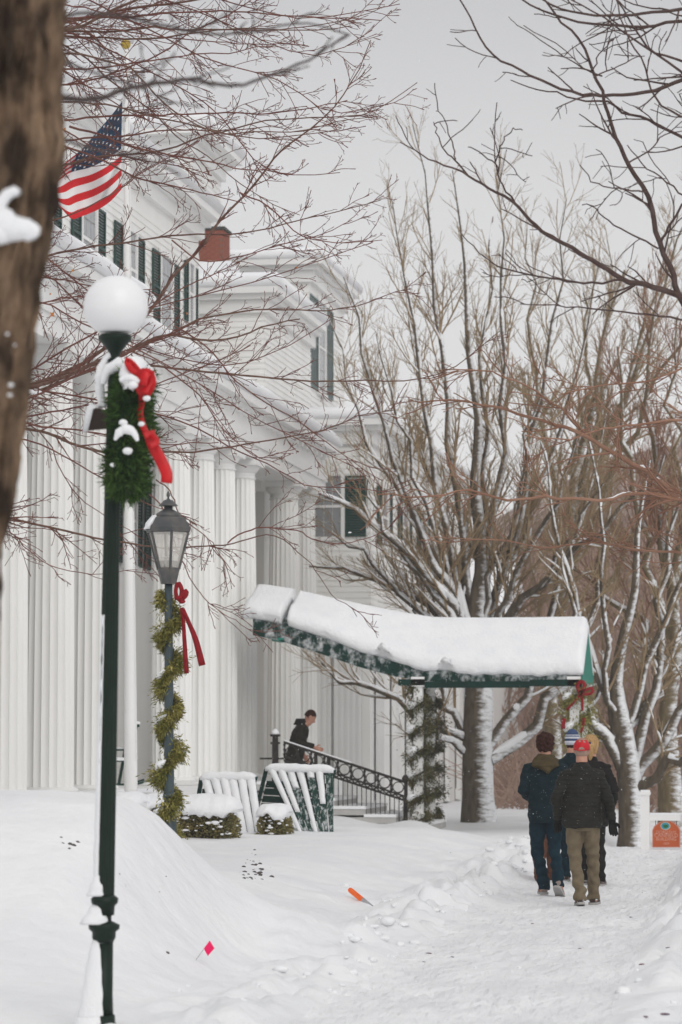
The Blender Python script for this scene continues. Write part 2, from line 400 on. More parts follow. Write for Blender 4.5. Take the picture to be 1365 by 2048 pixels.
def barkmat(name, c1, c2, snow=0.0, sdir=(1, -.3, .5), sc=18, bump=.012, stretch=(1, 1, .3), thr=.55):
    m = mat(name, c1, .85, c2, sc, bump, sc * 1.6, stretch=stretch, spec=.15)
    if snow:
        t = m.node_tree; b = t.nodes['Principled BSDF']; lk = b.inputs['Base Color'].links[0].from_socket
        g = t.nodes.new('ShaderNodeNewGeometry'); dp = t.nodes.new('ShaderNodeVectorMath'); dp.operation = 'DOT_PRODUCT'
        v = Vector(sdir).normalized(); dp.inputs[1].default_value = v
        t.links.new(g.outputs['Normal'], dp.inputs[0])
        n = t.nodes.new('ShaderNodeTexNoise'); n.inputs['Scale'].default_value = 5; n.inputs['Detail'].default_value = 7; n.inputs['Roughness'].default_value = .7
        mp = t.nodes.new('ShaderNodeMapping'); mp.inputs['Scale'].default_value = (.8, .8, 2.6)
        tcn = t.nodes.new('ShaderNodeTexCoord'); t.links.new(tcn.outputs['Object'], mp.inputs[0]); t.links.new(mp.outputs[0], n.inputs['Vector'])
        a = t.nodes.new('ShaderNodeMath'); a.operation = 'MULTIPLY_ADD'; a.inputs[1].default_value = 2.0; a.inputs[2].default_value = -1.0
        t.links.new(n.outputs[0], a.inputs[0])
        s = t.nodes.new('ShaderNodeMath'); s.operation = 'ADD'; t.links.new(dp.outputs['Value'], s.inputs[0]); t.links.new(a.outputs[0], s.inputs[1])
        r = t.nodes.new('ShaderNodeMapRange'); r.inputs[1].default_value = thr; r.inputs[2].default_value = thr + .5; t.links.new(s.outputs[0], r.inputs[0])
        mx = t.nodes.new('ShaderNodeMix'); mx.data_type = 'RGBA'; mx.inputs[7].default_value = (.8, .81, .83, 1)
        t.links.new(lk, mx.inputs[6]); t.links.new(r.outputs[0], mx.inputs[0]); t.links.new(mx.outputs[2], b.inputs['Base Color'])
    return m

def grow_tree(name, label, cat, Y, trunk, limbs, P, barkm, twigm, snowm, px_m, snow_rmin, yspread=2.0, snow_wind=(.5, -.3, 1), group=None, seed=1, jit=.03, thr=.36, amp=1.0, thick=1.0):
    """trunk/limbs: list of (px, py, radius_px) traced at depth Y; limbs get a depth of their own"""
    random.seed(seed)
    foot = at(trunk[0][0], trunk[0][1], Y); foot.z = gz(foot.x, foot.y) - .1
    root = thing(name, label, cat, foot, group=group)
    off = np.array(foot)
    tp = [at(a, b, Y) for a, b, _ in trunk]; tp = [Vector(foot)] + tp[1:]
    nT = 22; pts = catmull(tp, nT) - off; rad = np.interp(np.linspace(0, 1, nT), np.linspace(0, 1, len(trunk)), [c / px_m for _, _, c in trunk])
    rad[0] *= 1.15
    TB = Branches(); TB.add(pts, rad)
    me = TB.mesh('trunk', lambda r: 14); ob('trunk', me, barkm, root)
    LB = Branches(); SB = Branches(); tw = Branches()
    sprout(tw, pts, rad, 1, P)
    for li, L in enumerate(limbs):
        dy = random.uniform(-yspread, yspread); n = 12; L = [(a, b, c * .86) for a, b, c in L]
        q = []
        for k, (a, b, c) in enumerate(L):
            f = k / (len(L) - 1); q.append(at(a, b, Y + dy * f))
        q = catmull(q, n) - off
        q[1:] += np.array([[random.gauss(0, jit), random.gauss(0, jit), random.gauss(0, jit)] for _ in range(n - 1)])
        rr = np.interp(np.linspace(0, 1, n), np.linspace(0, 1, len(L)), [max(c, .5) / px_m for _, _, c in L])
        B1 = Branches(); B1.add(q, rr); LB.add(q, rr)
        ob('limb', B1.mesh('limb', lambda r: 9 if r > .03 else 6), barkm, root)
        sprout(tw, q, rr, 0, P)
    ob('crown', tw.mesh('crown', lambda r: 5 if r > .02 else (4 if r > .008 else 3)), twigm, root)
    if snowm:
        snowtop(LB, SB, snow_rmin, snow_wind, thr=thr, amp=amp, thick=thick); snowtop(tw, SB, snow_rmin, snow_wind, thr=thr + .05, amp=amp, thick=thick)
        ob('snow_cover', SB.mesh('snow_cover', lambda r: 6 if r > .02 else 5), snowm, root, kind='stuff')
    return root

def frosted(name, base, amount=.5, scale=14, stretch=(1, 1, 1), soft=.18):
    """paint or cloth with wind-plastered snow clinging to it in patches"""
    if name in _M: return _M[name]
    m = base.copy(); m.name = name; t = m.node_tree; b = t.nodes['Principled BSDF']
    lk = b.inputs['Base Color'].links[0].from_socket
    tcn = t.nodes.new('ShaderNodeTexCoord'); mp = t.nodes.new('ShaderNodeMapping'); mp.inputs['Scale'].default_value = stretch
    n = t.nodes.new('ShaderNodeTexNoise'); n.inputs['Scale'].default_value = scale; n.inputs['Detail'].default_value = 8; n.inputs['Roughness'].default_value = .72
    t.links.new(tcn.outputs['Object'], mp.inputs[0]); t.links.new(mp.outputs[0], n.inputs['Vector'])
    r = t.nodes.new('ShaderNodeMapRange'); r.inputs[1].default_value = 1 - amount - soft * .5; r.inputs[2].default_value = 1 - amount + soft * .5
    t.links.new(n.outputs[0], r.inputs[0])
    mx = t.nodes.new('ShaderNodeMix'); mx.data_type = 'RGBA'; mx.inputs[7].default_value = (.8, .81, .83, 1)
    t.links.new(lk, mx.inputs[6]); t.links.new(r.outputs[0], mx.inputs[0]); t.links.new(mx.outputs[2], b.inputs['Base Color'])
    _M[name] = m; return m

# ------------------------------------------------------------------ hotel
def rebase(root, loc):
    loc = Vector(loc); root.location = loc
    for c in root.children: c.location = c.location - loc
_mesh = {}
def shared(key, fn):
    if key not in _mesh: _mesh[key] = fn()
    return _mesh[key]
def inst(name, me, parent, loc, m=None, rz=0.0, sc=None):
    o = ob(name, me, m, parent); o.location = loc; o.rotation_euler = (0, 0, rz)
    if sc: o.scale = sc
    return o
def bevbox(name, sx, sy, sz, m, bev=.01):
    bm = bmesh.new(); bmesh.ops.create_cube(bm, size=1)
    for v in bm.verts: v.co = Vector((v.co.x * sx, v.co.y * sy, (v.co.z + .5) * sz))
    if bev: bmesh.ops.bevel(bm, geom=bm.edges[:], offset=bev, segments=2, affect='EDGES')
    me = bpy.data.meshes.new(name); bm.to_mesh(me); bm.free(); me.materials.append(m); return me

def hotel():
    H = thing('hotel', 'long white hotel with tall fluted columns, green shutters and snow on every cornice', 'hotel')
    # ---- porch
    pf = MB(); pf.box(-13.5, -10.55, 26, 44.3, .0, .93); pf.box(-13.5, -11.1, 44.3, 66, .0, .93); pf.build('porch_floor', WHITE2, H)
    sn = MB(); sn.box(-11.6, -10.5, 26, 44.32, .932, .985); sn.build('porch_snow', SNOW, H)
    ce = MB(); ce.box(-13.5, -11.45, 26, 43.5, 7.44, 7.50); ce.box(-13.5, -12.1, 44.0, 66, 7.44, 7.5); ce.build('porch_ceiling', WHITE2, H)
    # ---- columns
    def shaft():
        V = []; n = 160; zs = [0, .8, 2.2, 4, 5.4, 6.0]; rs = [.375, .374, .366, .345, .322, .312]
        m = MB(); rings = []
        for z, r in zip(zs, rs):
            rings.append([(r * (1 - .085 * abs(math.sin(10 * 2 * math.pi * j / n)) ** .75) * math.cos(2 * math.pi * j / n), r * (1 - .085 * abs(math.sin(10 * 2 * math.pi * j / n)) ** .75) * math.sin(2 * math.pi * j / n), z + .14) for j in range(n)])
        m.loft(rings); me = raw('shaft', m.V, m.F, False); me.materials.append(WHITE); return me
    def capital():
        m = MB(); m.lathe([(.312, 6.14), (.335, 6.145), (.335, 6.17), (.315, 6.18), (.315, 6.26), (.345, 6.28), (.40, 6.36), (.41, 6.40)], 32)
        m.box(-.44, .44, -.44, .44, 6.401, 6.52); me = raw('capital', m.V, m.F, False); me.materials.append(WHITE2); return me
    def cbase():
        m = MB(); m.box(-.46, .46, -.46, .46, 0, .06); m.lathe([(.44, .061), (.45, .09), (.42, .125), (.38, .14)], 32)
        me = raw('column_base', m.V, m.F, False); me.materials.append(WHITE2); return me
    for (X, Ys) in ((-11.05, [28.3, 30.6, 32.9, 35.2, 37.5, 39.95, 42.35]), (-11.75, [50.9, 53.0, 55.0, 57.0, 61.9, 64.0])):
        for Y in Ys:
            c = ob('column', None, None, H); c.location = (X, Y, .935)
            ob('shaft', shared('shaft', shaft), None, c); ob('capital', shared('cap', capital), None, c); ob('column_base', shared('cb', cbase), None, c)
    # slim square pilasters on the porch back wall
    pil = shared('pil', lambda: bevbox('pilaster', .34, .12, 6.5, WHITE2, .01))
    for Y in (30, 34, 38, 42, 46, 50.5, 63): inst('pilaster', pil, H, (-13.435, Y, .94), rz=R(90))
    # ---- entablatures, sections one and two
    def entab(x, y0, y1, name):
        a = MB(); a.box(x - .36, x + .36, y0, y1, 7.457, 7.75); a.box(x - .36, x + .40, y0 - .04, y1 + .04, 7.752, 8.02)
        a.box(x - .34, x + .34, y0 + .02, y1 - .02, 8.022, 8.34); a.box(x - .34, x + .46, y0 - .1, y1 + .1, 8.342, 8.44); a.box(x - .9, x + .62, y0 - .25, y1 + .25, 8.442, 8.60)
        a.build(name, WHITE2, H)
        rf = MB(); rf.loft([[(x + .6, y, 8.602), (x - 1.9, y, 9.0), (-13.5, y, 9.25), (-13.5, y, 8.45), (x - .3, y, 8.45)] for y in (y0 - .2, y1 + .2)]); rf.build('porch_roof', GREY, H)
        # snow: rounded lip over the cornice
        n = int((y1 - y0) / .25); rings = []
        for k in range(n + 1):
            y = y0 - .28 + (y1 - y0 + .56) * k / n; e = min(1, min(k, n - k) / 2.0) ** .5
            t = .30 * e + .05 * mnoise.noise(Vector((y * .8, x, 0))) + .02
            rings.append([(x + .56, y, 8.604), (x + .68, y, 8.604 + t * .15), (x + .72, y, 8.604 + t * .55), (x + .62, y, 8.604 + t * .9), (x + .3, y, 8.65 + t), (x - 1.9, y, 9.0 + t + .03), (-13.45, y, 9.25 + t), (-13.45, y, 9.15)])
        s = MB(); s.loft(rings); s.build('roof_snow', SNOW, H, True)
        dm = shared('dentil', lambda: bevbox('dentil', .116, .18, .098, WHITE2, 0))
        for k in range(int((y1 - y0) / .6)): inst('dentil', dm, H, (x + .402, y0 + .3 + .6 * k, 8.241))
    entab(-11.05, 26, 43.5, 'entablature'); entab(-11.75, 45.2, 65.2, 'entablature')
    # ---- blocks
    def siding(x0, x1, y0, y1, z0, z1, name='wall'):
        """a block whose two seen faces are weatherboarded with real lapped boards"""
        m = MB(); m.box(x0, x1 - .02, y0 + .02, y1, z0, z1)
        return m.build(name, WHITE, H)
    def boards(x1, y0, y1, z0, z1, xa):
        m = MB(); z = z0; h = .14
        while z < z1 - .01:
            zt = min(z + h, z1)
            # right-hand face (looks to the street) and the face towards the camera
            b = len(m.V); m.V += [Vector(p) for p in ((x1, y0, z), (x1, y1, z), (x1 - .018, y1, zt), (x1 - .018, y0, zt), (x1 - .02, y0, z), (x1 - .02, y1, z))]
            m.F += [(b, b + 1, b + 2, b + 3), (b + 4, b + 5, b + 1, b)]
            b = len(m.V); m.V += [Vector(p) for p in ((xa, y0, z), (x1, y0, z), (x1, y0 + .018, zt), (xa, y0 + .018, zt), (xa, y0 + .02, z), (x1, y0 + .02, z))]
            m.F += [(b, b + 1, b + 2, b + 3), (b + 4, b + 5, b + 1, b)]
            z += h
        m.build('siding', WHITE, H, kind='stuff')
    def eave(x1, y0, y1, z, over=.45, xa=-24, snow=.3, lip=1.0):
        m = MB(); m.box(xa, x1 + .10, y0 - .10, y1 + .1, z - .5, z - .2); m.box(xa, x1 + .22, y0 - .22, y1 + .2, z - .198, z - .08); m.box(xa, x1 + over, y0 - over, y1 + .2, z - .078, z + .07)
        m.build('cornice', WHITE2, H)
        rings = []
        prof = [(over - .02, .0), (over + .06, .25), (over + .05, .65), (over - .1, .95), (over - .5, 1.0 * lip), (-1.5, 1.0), (-2.5, .98)]
        for k in range(9):
            pass
        s = MB(); zb = z + .072; o = over + .05
        # top slab with a rounded edge on the two seen sides
        lay = [(0, 0.0), (.06, .2), (.07, .6), (0, .88), (-.14, 1.0), (-.6, 1.04)]
        for dxy, f in lay:
            rings.append([(x1 + over + dxy, y0 - over - dxy, zb + snow * f), (x1 + over + dxy, y1 + .3, zb + snow * f), (xa - .2, y1 + .3, zb + snow * f), (xa - .2, y0 - over - dxy, zb + snow * f)])
        s.loft(rings); s.build('roof_snow', SNOW, H, True)
    siding(-26, -13.5, 24, 61, 0, 13); boards(-13.5, 24, 61, 9.0, 12.5, -14); eave(-13.5, 24, 61, 13.3, .45)
    siding(-26, -14.8, 66, 69.4, 0, 16.3); boards(-14.8, 66, 69.4, 12.6, 15.8, -21); eave(-14.8, 66, 69.4, 16.3, .5, snow=.35)
    siding(-24, -12.6, 64, 70, 0, 12.0); boards(-12.6, 64, 70, 8.9, 11.5, -16); eave(-12.6, 64, 70, 12.1, .35, snow=.35)
    siding(-24, -13.0, 72, 77.5, 0, 13.9); boards(-13, 72, 77.5, 9, 13.4, -16); eave(-13, 72, 77.5, 14.1, .4, snow=.3)
    siding(-12.62, -10.5, 66.3, 84, 0, 9.2); boards(-10.5, 66.3, 84, 4.4, 8.7, -11.9); eave(-10.5, 66.3, 84, 9.25, .4, xa=-12.5, snow=.3)
    siding(-14, -11.6, 84, 92, 0, 7.6); eave(-11.6, 84, 92, 7.7, .3, xa=-14, snow=.3)
    # pilasters of the far wing
    fp = MB()
    fp.box(-.36, .36, -.08, .08, 0, .3); fp.box(-.36, .36, -.08, .08, 3.75, 3.95)
    for k in range(5): fp.box(-.31 + .14 * k, -.24 + .14 * k, -.055, .055, .3, 3.75)
    fp.box(-.30, .30, -.03, .03, .302, 3.748)
    fpm = raw('pilaster', fp.V, fp.F, False); fpm.materials.append(WHITE2)
    for X in (-11.75, -11.05): inst('pilaster', fpm, H, (X, 66.22, .05))
    for k in range(7): inst('pilaster', fpm, H, (-10.42, 67.2 + 2.5 * k, .05), rz=R(90))
    bd = MB(); bd.box(-12.2, -10.3, 66.1, 84, 4.02, 4.32); bd.box(-12.2, -10.2, 66.0, 84, 4.322, 4.40); bd.build('belt_course', WHITE2, H)

    # ---- windows: one unit = window (frame) > panes, muntins, sill; shutters are parts of the hotel
    def win(x, y, z, w_, h_, face, shut=True, sw=None, sm=None, far=False):
        rz = R(90) if face == 'x' else 0.0
        def fr():
            m = MB(); t = .09
            m.box(-w_ / 2 - t, w_ / 2 + t, -.05, 0, h_, h_ + t + .05); m.box(-w_ / 2 - t, w_ / 2 + t, -.08, 0, -t, 0)
            m.box(-w_ / 2 - t, -w_ / 2, -.05, 0, 0, h_); m.box(w_ / 2, w_ / 2 + t, -.05, 0, 0, h_)
            m.box(-w_ / 2, w_ / 2, -.035, 0, h_ / 2 - .03, h_ / 2 + .03)
            me = raw('window', m.V, m.F, False); me.materials.append(WHITE2); return me
        o = inst('window', shared(('fr', w_, h_), fr), H, (x, y, z), rz=rz)
        def pn():
            m = MB(); m.box(-w_ / 6 + .012, w_ / 6 - .012, -.012, -.004, .012, h_ / 4 - .012); me = raw('pane', m.V, m.F, False); me.materials.append(GLASS); return me
        pm = shared(('pn', w_, h_), pn)
        for i in range(3):
            for j in range(4): inst('pane', pm, o, ((i - 1) * w_ / 3, 0, j * h_ / 4))
        if shut:
            s = sw or w_ * .46
            def sh():
                m = MB(); f = .05
                m.box(-s / 2, s / 2, -.04, 0, 0, f); m.box(-s / 2, s / 2, -.04, 0, h_ - f, h_); m.box(-s / 2, s / 2, -.04, 0, h_ * .5 - .03, h_ * .5 + .03)
                m.box(-s / 2, -s / 2 + f, -.041, 0, 0, h_); m.box(s / 2 - f, s / 2, -.041, 0, 0, h_)
                k = .05
                while k < h_ - .08:
                    b = len(m.V); m.V += [Vector(p) for p in ((-s / 2, -.03, k), (s / 2, -.03, k), (s / 2, -.005, k + .06), (-s / 2, -.005, k + .06))]; m.F.append((b, b + 1, b + 2, b + 3)); k += .06
                me = raw('shutter', m.V, m.F, False); me.materials.append(sm or SHUT); return me
            shm = shared(('sh', s, h_, (sm or SHUT).name), sh)
            for q in (-1, 1):
                d = q * (w_ / 2 + .09 + s / 2 + .01)
                loc = (x, y + d, z) if face == 'x' else (x + d, y, z)
                inst('shutter', shm, H, loc, rz=rz)
    for Y in (31.5, 36, 40.5, 45, 48.1, 51.3, 54.5, 57.7): win(-13.498, Y, 10.35, 1.0, 1.5, 'x', sw=.62)
    win(-13.498, 60.1, 10.8, .45, 1.3, 'x', sw=.3)
    for Y in (32, 36, 40, 44.2, 48.2, 54.6, 57.0, 61): win(-13.498, Y, 5.2, 1.0, 1.8, 'x')
    for Y in (32, 36, 40, 48.2, 61): win(-13.498, Y, 1.7, 1.0, 2.2, 'x')
    for X in (-15.2, -16.5, -18.0): win(X, 65.998, 13.75, .5, 1.2, 'y', sw=.28)
    win(-12.998, 73.7, 10.9, 1.0, 2.4, 'x', sw=1.1, sm=SHUTG)
    win(-13.75, 71.998, 11.0, .4, .9, 'y', sw=.3); win(-13.75, 71.998, 12.6, .4, .7, 'y', sw=.3)
    win(-11.52, 66.298, 6.55, .62, 1.45, 'y', sw=.5)
    for Y in (68.4, 71.8, 75.2): win(-10.498, Y, 6.45, .9, 1.4, 'x', sw=.6)
    # front door and its dark surround in the entrance bay
    dr = MB(); dr.box(-13.50, -13.44, 44.6, 45.0, .94, 3.1); dr.box(-13.50, -13.44, 46.0, 46.4, .94, 3.1); dr.box(-13.5, -13.43, 44.6, 46.4, 3.1, 3.3); dr.build('door_surround', WHITE2, H)
    d2 = ob('door', raw('door', *(lambda m: (m.V, m.F))(MB().box(-13.495, -13.46, 45.01, 45.99, .95, 3.09)), False), mat('door_paint', (.03, .05, .045), .4), H)
    # added panel in the wide bay, its colour carries the porch interior's shade
    lw = MB(); lw.box(-13.46, -13.40, 58.4, 68, .94, 7.4); lw.build('porch_dim_panel', mat('porch_dim_panel', (.30, .27, .23), .6, (.36, .33, .29), 2), H)
    # chimney of bricks
    ch = MB(); cx0, cx1, cy0, cy1 = -14.75, -14.06, 66.2, 67.0
    ch.box(cx0 + .012, cx1 - .012, cy0 + .012, cy1 - .012, 12.1, 13.98); cho = ch.build('chimney', MORTAR, H)
    bk = bevbox('brick', .19, .09, .056, BRICK, 0)
    z = 13.02; row = 0
    while z < 13.93:
        for k in range(4):
            x = cx0 + .095 + (k + .5 * (row % 2) - .02) * .2
            if x + .095 < cx1 + .01: inst('brick', bk, cho, (x, cy0 + .045, z))
            y = cy0 + .14 + (k + .5 * (row % 2)) * .2
            if y + .095 < cy1: inst('brick', bk, cho, (cx1 - .045, y, z), rz=R(90))
        z += .068; row += 1
    cb = MB(); cb.box(cx0 - .1, cx1 + .15, cy0 - .1, cy1 + .1, 12.5, 12.78); cb.build('chimney_curb', GREY, H)
    cs = MB(); cs.box(cx0 - .14, cx1 + .2, cy0 - .14, cy1 + .14, 12.782, 13.2); cs.build('curb_snow', SNOW, H)
    cc = MB(); cc.box(cx0 - .03, cx1 + .03, cy0 - .03, cy1 + .03, 13.982, 14.06); cc.build('chimney_cap', SLATE, cho)
    for Y in (44.0, 47.1):
        l = MB(); l.box(-13.38, -13.20, Y - .09, Y + .09, 3.1, 3.5); l.box(-13.44, -13.3, Y - .02, Y + .02, 3.5, 3.56); l.box(-13.42, -13.16, Y - .13, Y + .13, 3.5, 3.55); l.build('wall_lantern', IRON, H)
    rebase(H, (-12.0, 45, 0))
hotel()

def far_house():
    H = thing('house', 'small white house with snowy roof and brick chimney beyond the hotel', 'house')
    m = MB(); m.box(-20, -11.0, 96, 104, 0, 5.6); m.build('wall', WHITE, H)
    r = MB(); r.loft([[(x, 95.6, 5.6), (x, 104.4, 5.6), (x, 100, 8.4)] for x in (-20.4, -10.6)]); r.build('roof', SNOW, H)
    c = MB(); c.box(-14.0, -13.1, 97.5, 98.4, 6.2, 9.6); c.build('chimney', BRICK, H)
    for x in (-12.2, -14.6, -17):
        f = MB(); f.box(x - .55, x + .55, 95.93, 96, 2.2, 4.0); o = f.build('window', WHITE2, H)
        for i in range(2):
            for j in range(2):
                p = MB(); p.box(x - .5 + i * .52, x - .02 + i * .52, 95.915, 95.928, 2.25 + j * .87, 3.08 + j * .87); p.build('pane', GLASS, o)
    rebase(H, (-15, 99, 0))
far_house()

# ------------------------------------------------------------------ entrance canopy
CY0, CY1 = 54.3, 56.9
def canopy():
    C = thing('entrance_canopy', 'long green canvas canopy under thick snow reaching from hotel to the walk', 'canopy')
    cyr = (CY0 + CY1) / 2
    def X(px): return at(px, 1365, CY0).x
    def Zp(py): return at(850, py, CY0).z
    # stations along the length: px -> bottom of the valance, top of the valance
    st = [(506, 1268, 1236), (560, 1280, 1246), (640, 1306, 1272), (720, 1334, 1302), (790, 1353, 1325), (850, 1362, 1340), (950, 1367, 1348), (1060, 1367, 1350), (1164, 1364, 1348)]
    zr = [Zp(y) for y in (1186, 1195, 1214, 1232, 1246, 1256, 1258, 1258, 1257)]   # canvas ridge
    A = [(X(a), Zp(b), Zp(c), r) for (a, b, c), r in zip(st, zr)]
    cv = MB(); rings = []
    for x, zb, zt, r in A:
        rings.append([(x, CY0, zb), (x, CY0, zt), (x, cyr, r), (x, CY1, zt), (x, CY1, zb), (x, CY1 - .02, zb), (x, CY1 - .02, zt - .02), (x, cyr, r - .03), (x, CY0 + .02, zt - .02), (x, CY0 + .02, zb)])
    cv.loft(rings); cv.build('canvas_cover', frosted('canvas_frosted', CANV, .41, 4.2, (1, 1, .8), .24), C)
    x, zb, zt, r = A[-1]
    ep = MB(); ep.loft([[(x + dx, CY0 + .005, zb - .02), (x + dx, CY0 + .005, zt), (x + dx, cyr, r - .01), (x + dx, CY1 - .005, zt), (x + dx, CY1 - .005, zb - .02)] for dx in (.002, .02)])
    ep.build('end_panel', CANVL, C)
    va = MB()   # scalloped lower valance of the level part
    for k in range(1, len(A) - 4):
        x0, x1 = A[k + 3][0] + (.12 if k == 1 else .05), A[k + 4][0] - .01
        va.box(x0 - .05, x1 + .0095, CY0 - .03, CY0 - .012, A[k + 4][1] - .085 - .001 * k, A[k + 4][1] + .035 + .001 * k)
    va.build('valance', CANV, C)
    # snow blanket: dense stations, lumpy lower edge
    xs = np.linspace(A[0][0] - .40, A[-1][0] + .03, 150)
    AX = [a[0] for a in A]
    def blanket(xa, xb, name, r0=1, r1=1):
        rings = []
        sel = [q for q in xs if xa <= q <= xb]; n = len(sel)
        for k, q in enumerate(sel):
            zb = np.interp(q, AX, [a[1] for a in A]); zt = np.interp(q, AX, [a[2] for a in A]); r = np.interp(q, AX, [a[3] for a in A])
            f = np.interp(q, [A[0][0], A[4][0], A[5][0]], [0, .35, 1])
            e = min(1, (min(k if r0 else 99, n - 1 - k if r1 else 99) + .15) / 1.5) ** .5
            nz = mnoise.noise(Vector((q * 3.1, .3, 0))); nz2 = mnoise.noise(Vector((q * 7, 2.3, 0)))
            low = zt + (.05 - f * .07) + .05 * nz + .03 * nz2
            if A[3][0] + .1 < q < A[5][0] + .75: low += .26 * max(0, math.sin(q * 5.2 + 1.0)) ** 4
            low = min(low, r - .35)
            t = .27 * e
            bulge = .07 * e
            ring = [(q, CY0 - .015, low), (q, CY0 - bulge, low + .06), (q, CY0 - bulge - .02, zt + .16 * e + .02 * nz), (q, CY0 + .04, zt + .30 * e), (q, CY0 + .25, zt + .17 * (r - zt) / .5 * .4 + .36 * e)]
            for g in (.45, .75):
                ring.append((q, CY0 + (cyr - CY0) * g, zt + (r - zt) * g + t * 1.03))
            ring += [(q, cyr - .1, r + t * .98), (q, cyr + .1, r + t * .98), (q, (cyr + CY1) / 2, (r + zt) / 2 + t * .9), (q, CY1 - .1, zt + t * .7), (q, CY1 + .04, zt + .02), (q, CY1 - .2, zt + .06), (q, cyr, r - .015 + .004), (q, CY0 + .03, zt + .004)]
            rings.append(ring)
        s = MB(); s.loft(rings); o = s.build(name, mat('snow_plastered', SNOWC, .7, (.88, .88, .89), 3, .02, 16), C, True)
    xg = at(582, 1200, CY0 + .6).x
    blanket(A[0][0] - .22, xg - .035, 'snow_cover', 1, 0); blanket(xg + .035, A[-1][0] + .1, 'snow_cover', 0, 1)
    fl = MB()
    for k in range(60):
        q = random.uniform(A[0][0], A[5][0] + 1.2); zb = np.interp(q, AX, [a[1] for a in A]); zt = np.interp(q, AX, [a[2] for a in A])
        if mnoise.noise(Vector((q * 2.3, 5, 0))) < -.05: continue
        z = zb + (zt - zb) * (1 - random.random() ** 2 * .9) + .02; r_ = random.uniform(.008, .03)
        fl.box(q - r_, q + r_, CY0 - .012, CY0 - .003, z - r_ * 1.5, z + r_ * 1.5)
    fl.V and False and fl.build('snow_flecks', SNOWF, C, kind='stuff')
    ic = MB()   # short icicles under the level eave
    for k in range(70):
        q = random.uniform(A[4][0] + .2, A[-1][0] - .2); zb = np.interp(q, AX, [a[1] for a in A]); L = random.uniform(.03, .11)
        ic.tube([(q, CY0 + .01, zb + .01), (q, CY0 + .01, zb - L)], [.008, .001], 4)
    ic.build('icicles', mat('ice', (.7, .74, .78), .15, spec=.6), C, kind='stuff')
    for (a, yy) in ((838, CY0 + .1), (1150, CY0 + .1), (862, CY1 - .1), (1166, CY1 - .1)):
        p = at(a, 1500, yy); zt = 2.98
        m = MB(); b = gz(p.x, yy) - .1
        m.box(p.x - .11, p.x + .11, yy - .11, yy + .11, b, .35); m.box(p.x - .085, p.x + .085, yy - .085, yy + .085, .35, zt - .2)
        m.box(p.x - .13, p.x + .13, yy - .13, yy + .13, zt - .2, zt - .02)
        m.build('post', WHITE2, C)
    fr = MB()
    for yy in (CY0 + .1, CY1 - .1): fr.box(A[5][0], A[-1][0] - .03, yy - .04, yy + .04, 2.9, 2.98)
    fr.build('frame', WHITE2, C)
    fl_ = MB(); g = at(565, 1280, CY0 + .2)
    fl_.lathe([(.02, g.z - .05), (.20, g.z - .02), (.22, g.z + .03), (.05, g.z + .10)], 14, cx=g.x, cy=g.y); fl_.build('canopy_light', CANVL, C)
    rebase(C, (A[-1][0], cyr, 0))
    return A
CAN = canopy()

# ------------------------------------------------------------------ steps and iron railing
def steps():
    S = thing('entrance_steps', 'snow-covered stone steps under the canopy leading up to the porch', 'steps')
    n = 6; x0 = -7.5; x1 = -11.1; h = .93 / n
    stone = mat('step_stone', (.42, .41, .40), .8, (.5, .49, .47), 4)
    for k in range(n):
        a = x0 + (x1 - x0) * k / n
        inst('step', raw('step', *(lambda m: (m.V, m.F))(MB().box(x1, a, CY0 - .1, CY1 + .1, h * k - (.1 if k == 0 else 0), h * (k + 1) - .04)), False), S, (0, 0, 0), stone)
        inst('step_snow', raw('step_snow', *(lambda m: (m.V, m.F))(MB().box(a - .62, a + .01, CY0 - .12, CY1 + .12, h * (k + 1) - .038, h * (k + 1) + .02)), False), S, (0, 0, 0), SNOW)
    rebase(S, (x0, (CY0 + CY1) / 2, 0))
steps()

